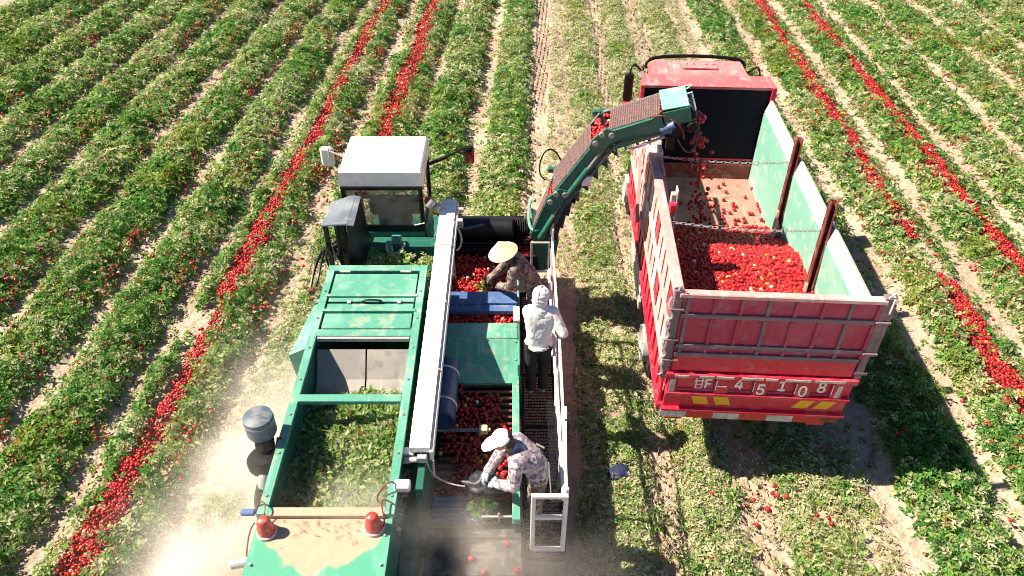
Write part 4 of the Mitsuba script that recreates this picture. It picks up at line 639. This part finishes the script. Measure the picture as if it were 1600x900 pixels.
def row(u0, u1, v0, v1, dens, height, w, rng, strip=None, gap=.0, seed=0, narrow=.0, lift=.0, size=.93):
    """sprays of a vine bed between u0 and u1; strip=(centre, halfwidth, v0) keeps a lane free for tomatoes"""
    n = int((u1 - u0) * (v1 - v0) * dens * 1.35); u = rng.uniform(u0, u1, n); v = rng.uniform(v0, v1, n)
    keep = rng.uniform(size=n) < np.where(v > 14, .55, np.where(v > 10, .8, 1.0)); u, v = u[keep], v[keep]
    x, y = uv2xy(u, v); k = in_view(x, y); u, v, x, y = u[k], v[k], x[k], y[k]
    c, hw = (u0 + u1) / 2, (u1 - u0) / 2
    q = P3(u, v, 0 * u); big = fbm(q * np.array([1.1, .9, 1]), 3, seed + 11); fine = fbm(q * 4.5, 2, seed + 5)
    edge = hw * (.61 + .44 * big + .4 * (fine - .5) - narrow); t = np.abs(u - c - .12 * (noise(q * np.array([0, .8, 1]), seed + 3) - .5)) / edge
    k = (t < 1) & (fine > gap * (0.6 + .8 * (1 - big)))
    if strip is not None:
        lane = np.abs(u - strip[0] - .06 * np.sin(v * 1.3)) / strip[1] + .55 * (fine - .5)
        k &= ~((lane < .95) & (v > strip[2]) & (rng.uniform(size=len(u)) > .03))
    u, v, x, y, t, big, fine = (a[k] for a in (u, v, x, y, t, big, fine))
    prof = height * np.sqrt(np.clip(1 - t ** 2.2, 0, 1)) * np.clip(.15 + 1.35 * fine + .5 * (big - .5), .1, 1.5)
    z = ground_h(x, y) + lift + prof * (1 - .75 * rng.uniform(size=len(u)) ** 2.2) + .01
    N = norm(np.stack([(u - c) / hw * .8 * np.ones_like(u), rng.normal(0, .1, len(u)), np.ones_like(u)], -1) + rng.normal(0, .42, (len(u), 3)))
    N[:, 2] = np.abs(N[:, 2]) + .1; N = norm(N)
    patch = np.clip((fbm(q[k] * .9, 3, seed + 21) - .3) * 2.4, 0, 1); yel = (.8 * np.exp(-((x + 15.6) / 1.6) ** 2 - ((y - 19.4) / 1.3) ** 2) + .45 * np.clip((fbm(np.stack([x, y, 0 * x], -1) * .9, 2, 77) - .6) * 5, 0, 1))[:, None]
    col = palette(len(u), rng, w, patch) * (1 - .6 * yel) + .6 * yel * np.array([.36, .36, .05]); far = v > 12
    P = np.stack([x, y, z], -1)
    if height > .2:   # runners sprawling out over the furrow
        m = int(len(P) * .018); i = rng.integers(0, len(P), m); sd = rng.choice([-1, 1], m); uu = c + sd * hw * rng.uniform(.85, 1.3, m); xx, yy = uv2xy(uu, v[i]); Pm = np.stack([xx, yy, ground_h(xx, yy) + rng.uniform(.01, .06, m)], -1)
        P = np.vstack([P, Pm]); N = np.vstack([N, norm(rng.normal(0, .3, (m, 3)) + (0, 0, 1))]); col = np.vstack([col, col[i]]); far = np.concatenate([far, far[i]])
    out = sprays(P[~far], N[~far], col[~far], rng, size) + sprays(P[far], N[far], col[far], rng, 1.3 * size)
    return out
def stalks(u, v, z0, rng, L=.22, col=DRY):
    x, y = uv2xy(u, v); n = len(u); a = rng.uniform(0, 6.283, n); d = norm(np.stack([np.cos(a), np.sin(a), rng.normal(.12, .25, n)], -1)); N = norm(np.cross(d, np.cross([0, 0, 1.], d)) + rng.normal(0, .2, (n, 3)))
    return blade(np.stack([x, y, ground_h(x, y) + z0], -1), N, d, rng.uniform(.5, 1.2, n) * L, .012, col * rng.uniform(.6, 1.15, (n, 1)), 0.05)
ORD = ['nearest', 'second', 'third', 'fourth', 'fifth', 'sixth', 'seventh', 'eighth', 'ninth', 'tenth', 'eleventh', 'twelfth']
GREENW = (.8, 1.15, 1.2, 1.15, .5, .22); rng = np.random.default_rng(11)
def put_vines(k, parts, label, group=None):
    v, f, c = join(parts)
    if len(f) == 0: return
    k = key_for(k); scene[k] = mikit.ply((v, f), LEAF, color=c); labels[k] = {'label': label, 'category': 'tomato vines', 'kind': 'stuff'}
    if group: labels[k]['group'] = group
edges = list(zip(FURROWS[:-1], FURROWS[1:]))
for i, (a, b) in enumerate(edges):
    if b < -17: continue
    v0 = 2.5; j = len(edges) - 1 - i
    if a == -2.9 or False: v0 = 10.3
    st = None; w = GREENW; dens = 430
    if a == -5.95: st = (-5.3, .29, 3.0); w = (.7, .9, .8, 1.0, .6, .1)
    if a == -4.4: st = (-3.65, .29, 10.5); w = (.8, .9, .7, .9, .6, .1)
    if a == -4.4:
        parts = row(a + .03, b - .06, 10.6, 28, dens, .34, w, rng, st, .12, 50 + i)
        parts += row(a + .1, b - .25, 2.5, 10.6, 210, .15, (.3, .7, .8, 1.2, 1.3, .15), rng, None, .3, 60 + i)
    elif a == -2.9: parts = row(a + .04, b - .1, v0, 28, dens, .32, w, rng, None, .1, 50 + i)
    else: parts = row(a + .07, b - .13, v0, 28, dens, .32, w, rng, st, .2, 50 + i)
    put_vines('vine_row', parts, {-4.4: 'dusty vine row between the long left tomato strip and the harvester, carrying the shorter strip', -5.95: 'vine row split down its middle by the long left tomato strip', -2.9: 'green vine row straight ahead of the white harvester cab'}.get(a) or f'green vine row left of the long left tomato strip, {ORD[j - 3]} counted from that strip', 'tomato vine rows')
put_vines('vine_row', row(-1.38, -.28, 10.25, 28, 340, .3, (.5, 1.1, 1.1, .9, .4, .05), rng, None, .08, 90), 'yellow-green vine row ahead of the harvester, beside the tyre track', 'tomato vine rows')
for i, (a, b) in enumerate(zip(RIGHT[:-1], RIGHT[1:])):
    st = {6.15: (7.1, .25, 2.0), 7.7: (8.62, .27, 2.0)}.get(a)
    parts = row(a + .12, b - .13, 2.5, 28, 420 if i else 340, .31, GREENW if i else (.9, 1, .7, .9, .5, .1), rng, st, .2, 120 + i)
    lab = {4.62: 'vine row along the right side of the truck, partly in its shadow', 6.15: 'vine row carrying the tomato strip nearest the truck', 7.7: 'vine row carrying the outer right tomato strip'}.get(a) or f'green vine row right of both right-hand tomato strips, {ORD[i - 3]} counted from them'
    put_vines('vine_row', parts, lab, 'tomato vine rows')
MATW = (.08, .3, .9, 1.4, 1.7, .15)
parts = []
for c, hw, v0, v1, dn in ((1.15, .55, 2.5, 10.5, 900), (1.1, .45, 10.5, 28, 700), (2.25, .45, 2.5, 28, 900), (3.6, .5, 2.5, 28, 800), (.45, .35, 10, 28, 110), (4.3, .25, 2.5, 28, 130), (2.95, .25, 2.5, 28, 60), (1.75, .25, 2.5, 28, 60), (-3.1, .3, 2.5, 10.5, 70), (-4.3, .2, 2.5, 12, 60)):
    parts += row(c - hw, c + hw, v0, v1, dn, .09, MATW if c > 0 else (.2, .4, .5, 1.2, 1.7, .2), rng, None, .29, int(c * 100) + 300, size=.66)
    n = int(2 * hw * (v1 - v0) * 60); parts.append(stalks(rng.uniform(c - hw, c + hw, n), rng.uniform(v0, v1, n), rng.uniform(.02, .09, n), rng))
cl = 70; cu, cv = rng.uniform(.7, 4.4, cl), 2.6 + 22 * rng.uniform(size=cl) ** 1.6; n = cl * 38; j = rng.integers(0, cl, n); u, v = cu[j] + rng.normal(0, .11, n), cv[j] + rng.normal(0, .16, n); x, y = uv2xy(u, v)
P = np.stack([x, y, ground_h(x, y) + .02 + .12 * np.exp(-((u - cu[j]) ** 2 + (v - cv[j]) ** 2) / .03) * rng.uniform(.3, 1, n)], -1); parts += sprays(P, norm(rng.normal(0, .5, (n, 3)) + (0, 0, 1)), palette(n, rng, (.7, 1, 1, .9, .5, .1)), rng, .85)
put_vines('crushed_vines', parts, 'flattened pale olive vines left on the harvested ground around the truck')
labels['crushed_vines']['category'] = 'crushed vines'
# vines riding in the hopper, before the cab and in the sorter's hands
def heap(n, x0, x1, y0, y1, zf, w, rng, size=1.0, thick=.2):
    x, y = rng.uniform(x0, x1, n), rng.uniform(y0, y1, n); z = zf(x, y) - thick * rng.uniform(size=n) ** 2
    N = norm(rng.normal(0, .55, (n, 3)) + (0, 0, 1)); return sprays(np.stack([x, y, z], -1), N, palette(n, rng, w, fbm(P3(x, y, 0 * x) * 3, 2, 4)), rng, size)
hz = lambda x, y: 1.66 + .3 * (fbm(P3(x, y, 0 * x) * 2.2, 3, 31) - .5) + .13 * (x + 1.8)
hw_ = (.1, .6, 1.6, .9, .4, .05); parts = heap(6500, -2.36, -1.2, 4.18, 5.95, hz, hw_, rng, .95, .1)
n = 500; x, y = rng.uniform(-2.3, -1.25, n), rng.uniform(4.2, 5.9, n); a = rng.uniform(0, 6.28, n); d = norm(np.stack([np.cos(a), np.sin(a), rng.normal(.1, .3, n)], -1))
parts.append(blade(np.stack([x, y, hz(x, y)], -1), norm(np.cross(d, [0.1, .2, 1.0])), d, rng.uniform(.1, .28, n), .014, G3 * rng.uniform(.8, 1.7, (n, 1)), .05))
put_vines('vine_heap', parts, 'tangle of shredded green vines filling the rear hopper of the harvester'); labels['vine_heap']['category'] = 'vines'
put_vines('vine_heap', heap(170, -2.1, -1.15, 7.9, 8.3, lambda x, y: 1.98 + 0 * x + .12 * fbm(P3(x, y, 0 * x) * 5, 2, 3), hw_, rng, .9, .15), 'small clump of green vines behind the dark radiator box and cab'); labels['vine_heap_001']['category'] = 'vines'
put_vines('vine_bundle', heap(60, -.4, -.2, 4.55, 4.78, lambda x, y: 1.5 - .9 * np.abs(x + .28), (1, .3, .1, .1, 0, .2), rng, .8, .25), 'green vine bundle hanging from the hands of the person in the white cap'); labels['vine_bundle']['category'] = 'vines'
put_vines('vine_bundle', heap(26, -.5, -.2, 8.0, 8.4, lambda x, y: 1.5 + 0 * x, (0, .3, 1, .6, 1.2, 0), rng, .8, .03), 'pale vine scraps on the bright tomatoes below the conical hat'); labels['vine_bundle_001']['category'] = 'vines'
n = 70; x, y = rng.uniform(-2.2, -1.25, n), 4.03 - np.abs(rng.normal(0, .1, n)); a = rng.uniform(0, 6.28, n); d = np.stack([np.cos(a), np.sin(a), rng.uniform(-.05, .15, n)], -1)
put_vines('vine_scraps', [blade(np.stack([x, y, 2.035 + 0 * x], -1), norm(np.cross(d, [0.1, .1, 1.0]) * .6 + [0, 0, 1]), norm(d), rng.uniform(.02, .06, n), .008, BRN * rng.uniform(.5, 1.5, (n, 1)), .1)], 'brown vine scraps scattered over the dusty rear deck'); labels['vine_scraps']['category'] = 'vine scraps'

# ------------------------------------------------------------------ tomatoes
single = []     # (point, group index)
GR = ['ripe tomato in the near end of the long left tomato strip', 'loose tomato on the bare floor of the truck bed', 'tomato falling from the conveyor into the truck bed', 'tomato lying on the ground at the lower right behind the truck', 'ripe tomato in the near end of the tomato strip right of the truck', 'tomato left on the grey rear step of the harvester']
GN = ['tomatoes at the near end of the left strip', 'loose tomatoes on the truck bed floor', 'falling tomatoes', 'tomatoes on the ground behind the truck', 'tomatoes in the strip right of the truck', 'tomatoes on the rear step']
rng = np.random.default_rng(21)
def strip(c, hw, v0, v1, patch, wob, seed, heapz=.08, sp=.046):
    us = np.arange(c - hw * 1.5, c + hw * 1.5, sp); vs_ = np.arange(v0, v1, sp * .87); u, v = np.meshgrid(us, vs_); u = u + (np.arange(len(vs_)) % 2)[:, None] * sp / 2
    u, v = (u + rng.normal(0, .012, u.shape)).ravel(), (v + rng.normal(0, .012, v.shape)).ravel()
    q = P3(u, v, 0 * u); cu = c + wob * (fbm(q * np.array([0, .55, 1]), 2, seed) - .5) * 2; w = hw * (.75 + .6 * noise(q * np.array([0, 1.1, 1]), seed + 2)) + .2 * (fbm(q * 6, 2, seed + 4) - .5)
    t = np.abs(u - cu) / w; k = (t < 1) & (fbm(q * np.array([1.5, .8, 1]), 3, seed + 9) > patch) & (rng.uniform(size=len(u)) < 1.05 - .5 * np.clip(t - .5, 0, 1))
    u, v, t = u[k], v[k], t[k]; x, y = uv2xy(u, v); k = in_view(x, y, .5); x, y, t = x[k], y[k], t[k]
    z = ground_h(x, y) + .05 + heapz * (1 - t ** 2) + rng.uniform(0, .035, len(x)); return np.stack([x, y, z], -1)
def emit(k, P, label, gi=None, take=0, far=11.0):
    P = P[np.argsort(P[:, 1])]
    if take:
        cand = np.arange(len(P))[:take * 2]; pick = rng.permutation(cand)[:take]; single.extend((p, gi) for p in P[pick]); P = np.delete(P, pick, 0)
    near = P[:, 1] < far; r = lambda n: rng.uniform(.02, .03, n)
    a, ca = tomatoes(P[near], r(near.sum()), rng, ico); b, cb_ = tomatoes(P[~near], r((~near).sum()) * 1.06, rng, ico0)
    key = key_for(k); scene[key] = mikit.ply((np.vstack([a.vertices, b.vertices]), np.vstack([a.faces, b.faces + len(a.vertices)])), TOM, smooth=True, color=np.vstack([ca, cb_])); labels[key] = {'label': label, 'category': 'tomatoes', 'kind': 'stuff'}
emit('tomato_strip', strip(-5.3, .205, 3.2, 27.5, .02, .09, 3), 'long red strip of heaped tomatoes on the vines left of the harvester', 0, 55)
emit('tomato_strip', strip(-3.66, .25, 13.0, 27.5, .02, .06, 13), 'shorter red strip of tomatoes ahead of the left side of the harvester cab')
emit('tomato_strip', strip(7.1, .23, 5.2, 27.5, .37, .14, 23), 'patchy red tomato strip nearest the right side of the truck', 4, 30)
emit('tomato_strip', strip(8.62, .23, 8.5, 27.5, .12, .1, 33), 'outer red tomato strip at the right edge of the field')
# scattered fruit showing among the vines
def sprinkle(a, b, v0, v1, per, clump, seed):
    n = int((b - a) * (v1 - v0) * per * 3); u, v = rng.uniform(a, b, n), rng.uniform(v0, v1, n); k = fbm(P3(u, v, 0 * u) * 1.7, 3, seed) > clump; u, v = u[k], v[k]; x, y = uv2xy(u, v); k = in_view(x, y, .3); x, y = x[k], y[k]
    c, hw = (a + b) / 2, (b - a) / 2; t = np.abs(u[k] - c) / hw; return np.stack([x, y, ground_h(x, y) + .05 + .26 * np.sqrt(np.clip(1 - t ** 2.2, 0, 1)) * rng.uniform(.3, 1., len(x))], -1)
sp_ = []
for i, (a, b) in enumerate(edges):
    if b > -15 and a < -4.5: sp_.append(sprinkle(a + .1, b - .1, 2.5, 27.5, 7, .56, 400 + i)); sp_.append(sprinkle(b - .5, b - .12, 2.5, 27.5, 30, .6, 430 + i))
for i, (a, b) in enumerate(zip(RIGHT[:-1], RIGHT[1:])): sp_.append(sprinkle(a + .1, b - .1, 2.5, 27.5, 7, .55, 460 + i))
sp_.append(sprinkle(-2.8, -1.6, 10.4, 27, 3, .55, 480)); sp_.append(sprinkle(-4.4, -2.9, 10.4, 27, 8, .5, 481))
sp_ = np.vstack(sp_); emit('scattered_tomatoes', sp_, 'red tomatoes showing among the leaves of all the vine rows', None, 0, 12)
n = 50; u, v = rng.uniform(1.9, 5.6, n), rng.uniform(2.8, 6.0, n); cl = rng.integers(0, 12, n); cu, cv = rng.uniform(1.5, 5.6, 12), rng.uniform(2.8, 6.2, 12); u = cu[cl] + rng.normal(0, .12, n); v = cv[cl] + rng.normal(0, .1, n)
x, y = uv2xy(u, v); single += [(p, 3) for p in np.stack([x, y, ground_h(x, y) + .1], -1)]
# truck load (local s, l) -> world
def tw(p): return warp(p) @ TM[:3, :3].T + TM[:3, 3]
def load_z(s, l): return 1.2 + np.clip((4.2 - l) * .3, 0, .5) * (.95 + .1 * fbm(P3(s * 1.5, l * 1.5, 0 * s), 3, 61))
sp = .05; s_, l_ = np.meshgrid(np.arange(.12, 2.3, sp), np.arange(.06, 4.3, sp * .87)); s_ = s_ + (np.arange(s_.shape[0]) % 2)[:, None] * sp / 2
s_, l_ = (s_ + rng.normal(0, .01, s_.shape)).ravel(), (l_ + rng.normal(0, .01, s_.shape)).ravel(); k = (s_ < 2.31) & (load_z(s_, l_) > 1.2 + .05 * rng.uniform(.5, 2.5, len(s_)) ); s_, l_ = s_[k], l_[k]
Pl = np.stack([s_, l_, load_z(s_, l_) + rng.uniform(-.012, .02, len(s_))], -1); 
tom_stuff('tomato_load', tw(Pl), rng.uniform(.024, .034, len(Pl)), 'bright heap of ripe tomatoes filling the rear half of the truck bed', 'tomatoes', ico, 5)
gs, gl = np.meshgrid(np.linspace(.085, 2.33, 30), np.linspace(.02, 3.8, 40)); gz = np.minimum(load_z(gs, gl) - .035, 9); gi_ = np.arange(gs.size).reshape(gs.shape)
n = 85; l = 4.0 + np.abs(rng.normal(0, .6, n)); s = np.clip(rng.normal(1.6, .5, n), .2, 2.28); k = l < 5.9; single += [(tw(np.array([[a, b, max(load_z(np.array(a), np.array(b)), 1.2) + .03]]))[0], 1) for a, b in zip(s[k], l[k])]
n = 75; t = rng.uniform(0, 1, n); single += [(np.array([2.52 + .3 * a + rng.normal(0, .06), 9.26 + rng.normal(0, .13), 3.7 - 1.9 * a ** 1.2]), 2) for a in t]
# sorting belts
def bay(x0, x1, y0, y1, z, jz, keep=1., sp=.052):
    a, b = np.meshgrid(np.arange(x0, x1, sp), np.arange(y0, y1, sp * .87)); a = a + (np.arange(a.shape[0]) % 2)[:, None] * sp / 2; a, b = a.ravel() + rng.normal(0, .011, a.size), b.ravel() + rng.normal(0, .011, a.size)
    k = (rng.uniform(size=len(a)) < keep) & (a < x1); return np.stack([a[k], b[k], z + rng.uniform(0, jz, k.sum())], -1)
tom_stuff('sorted_tomatoes', np.vstack([bay(-.86, .06, 7.9, 9.12, 1.4, .05), bay(-.86, .06, 7.9, 9.12, 1.35, .03)]), .027, 'bright tomatoes on the front sorting belt under the straw hat', 'tomatoes', ico, 6)
tom_stuff('sorted_tomatoes', bay(-.86, .05, 7.31, 7.6, 1.52, .04), .027, 'narrow band of tomatoes between the blue cover and the green cover', 'tomatoes', ico, 7)
P = bay(-.84, -.0, 4.9, 6.6, 1.24, .05, .8); P = P[fbm(P * 2.3, 3, 71) > .43]; tom_stuff('sorted_tomatoes', P, .027, 'dark shaded tomatoes on the slatted rear sorting belt', 'tomatoes', ico, 8)
tom_stuff('sorted_tomatoes', bay(-.05, .4, 9.18, 9.74, 1.3, .06), .027, 'tomatoes in the chute at the foot of the unloading conveyor', 'tomatoes', ico, 9)
tom_stuff('conveyed_tomatoes', np.array(belt_toms), .027, 'tomatoes riding up the net-covered unloading conveyor', 'tomatoes', ico, 10)
single += [(np.array([a, b, 1.235]), 5) for a, b in ((-.42, 4.13), (-.28, 3.98), (-.42, 3.8), (-.05, 4.3), (.05, 4.0), (-.6, 3.7))]
VAR = []
for i in range(10):
    m, c = tomatoes(np.zeros((1, 3)), [.029], rng, trimesh.creation.icosphere(subdivisions=2)); VAR.append(mikit.ply(m, TOM, smooth=True, color=c))
for i, (p, g) in enumerate(single):
    k = key_for('tomato') if i == 0 else f'tomato_{i:03d}'
    scene[k] = {**VAR[int(rng.integers(10))], 'to_world': T().translate([float(v) for v in p])}; labels[k] = {'label': GR[g], 'category': 'tomato', 'group': GN[g]}

# ------------------------------------------------------------------ dust raised by the machine
DX, DY, DZ = (-6.5, 1.6), (2.2, 8.6), (-.2, 3.2)
gx, gy, gz = np.meshgrid(np.linspace(*DX, 122), np.linspace(*DY, 96), np.linspace(*DZ, 50), indexing='ij'); q = np.stack([gx, gy, gz], -1)
nz = fbm(q * 1.5, 5, 81); puff = np.clip((nz - .4) * 5, 0, 1.6)
def blob(c, r, p=2.): return np.exp(-np.sum(np.abs((q - np.array(c)) / np.array(r)) ** p, -1))
den = puff * (5.0 * blob((-2.95, 4.1, .7), (.62, 1.5, .8)) + 1.8 * blob((-2.9, 5.1, .6), (.42, 1.2, .7)) + 1.0 * blob((-3.0, 7.2, .5), (.6, 1.0, .5)) + 3.6 * blob((-1.4, 4.4, 1.95), (.4, .35, .22)) + .3 * blob((-1.4, 5.0, 1.85), (.35, .6, .3)) + 1.0 * blob((-.55, 4.0, 1.5), (.6, .5, .4)) + .45 * blob((.4, 3.9, .8), (.7, .6, .6)))
edge = np.clip(np.minimum.reduce([(gx - DX[0]) / .5, (DX[1] - gx) / .5, (gy - DY[0]) / .4, (DY[1] - gy) / .6, (gz + .2) / .1, (DZ[1] - gz) / .6]), 0, 1)
den = (den * edge).astype(np.float32)
dust_to = T().translate([DX[0], DY[0], DZ[0]]).scale([DX[1] - DX[0], DY[1] - DY[0], DZ[1] - DZ[0]])
scene['dust_medium'] = {'type': 'heterogeneous', 'albedo': {'type': 'constvolume', 'value': {'type': 'rgb', 'value': [.95, .91, .88]}}, 'sigma_t': {'type': 'gridvolume', 'grid': mi.VolumeGrid(np.ascontiguousarray(den.transpose(2, 1, 0))[..., None]), 'to_world': dust_to, 'filter_type': 'trilinear'}, 'scale': 1.0}
scene['dust_cloud'] = {'type': 'cube', 'to_world': T().translate([(DX[0] + DX[1]) / 2, (DY[0] + DY[1]) / 2, (DZ[0] + DZ[1]) / 2]).scale([(DX[1] - DX[0]) / 2, (DY[1] - DY[0]) / 2, (DZ[1] - DZ[0]) / 2]), 'bsdf': {'type': 'null'}, 'interior': {'type': 'ref', 'id': 'dust_medium'}}
labels['dust_cloud'] = {'label': 'pale dust drifting from the rear and left side of the harvester', 'category': 'dust', 'kind': 'stuff'}
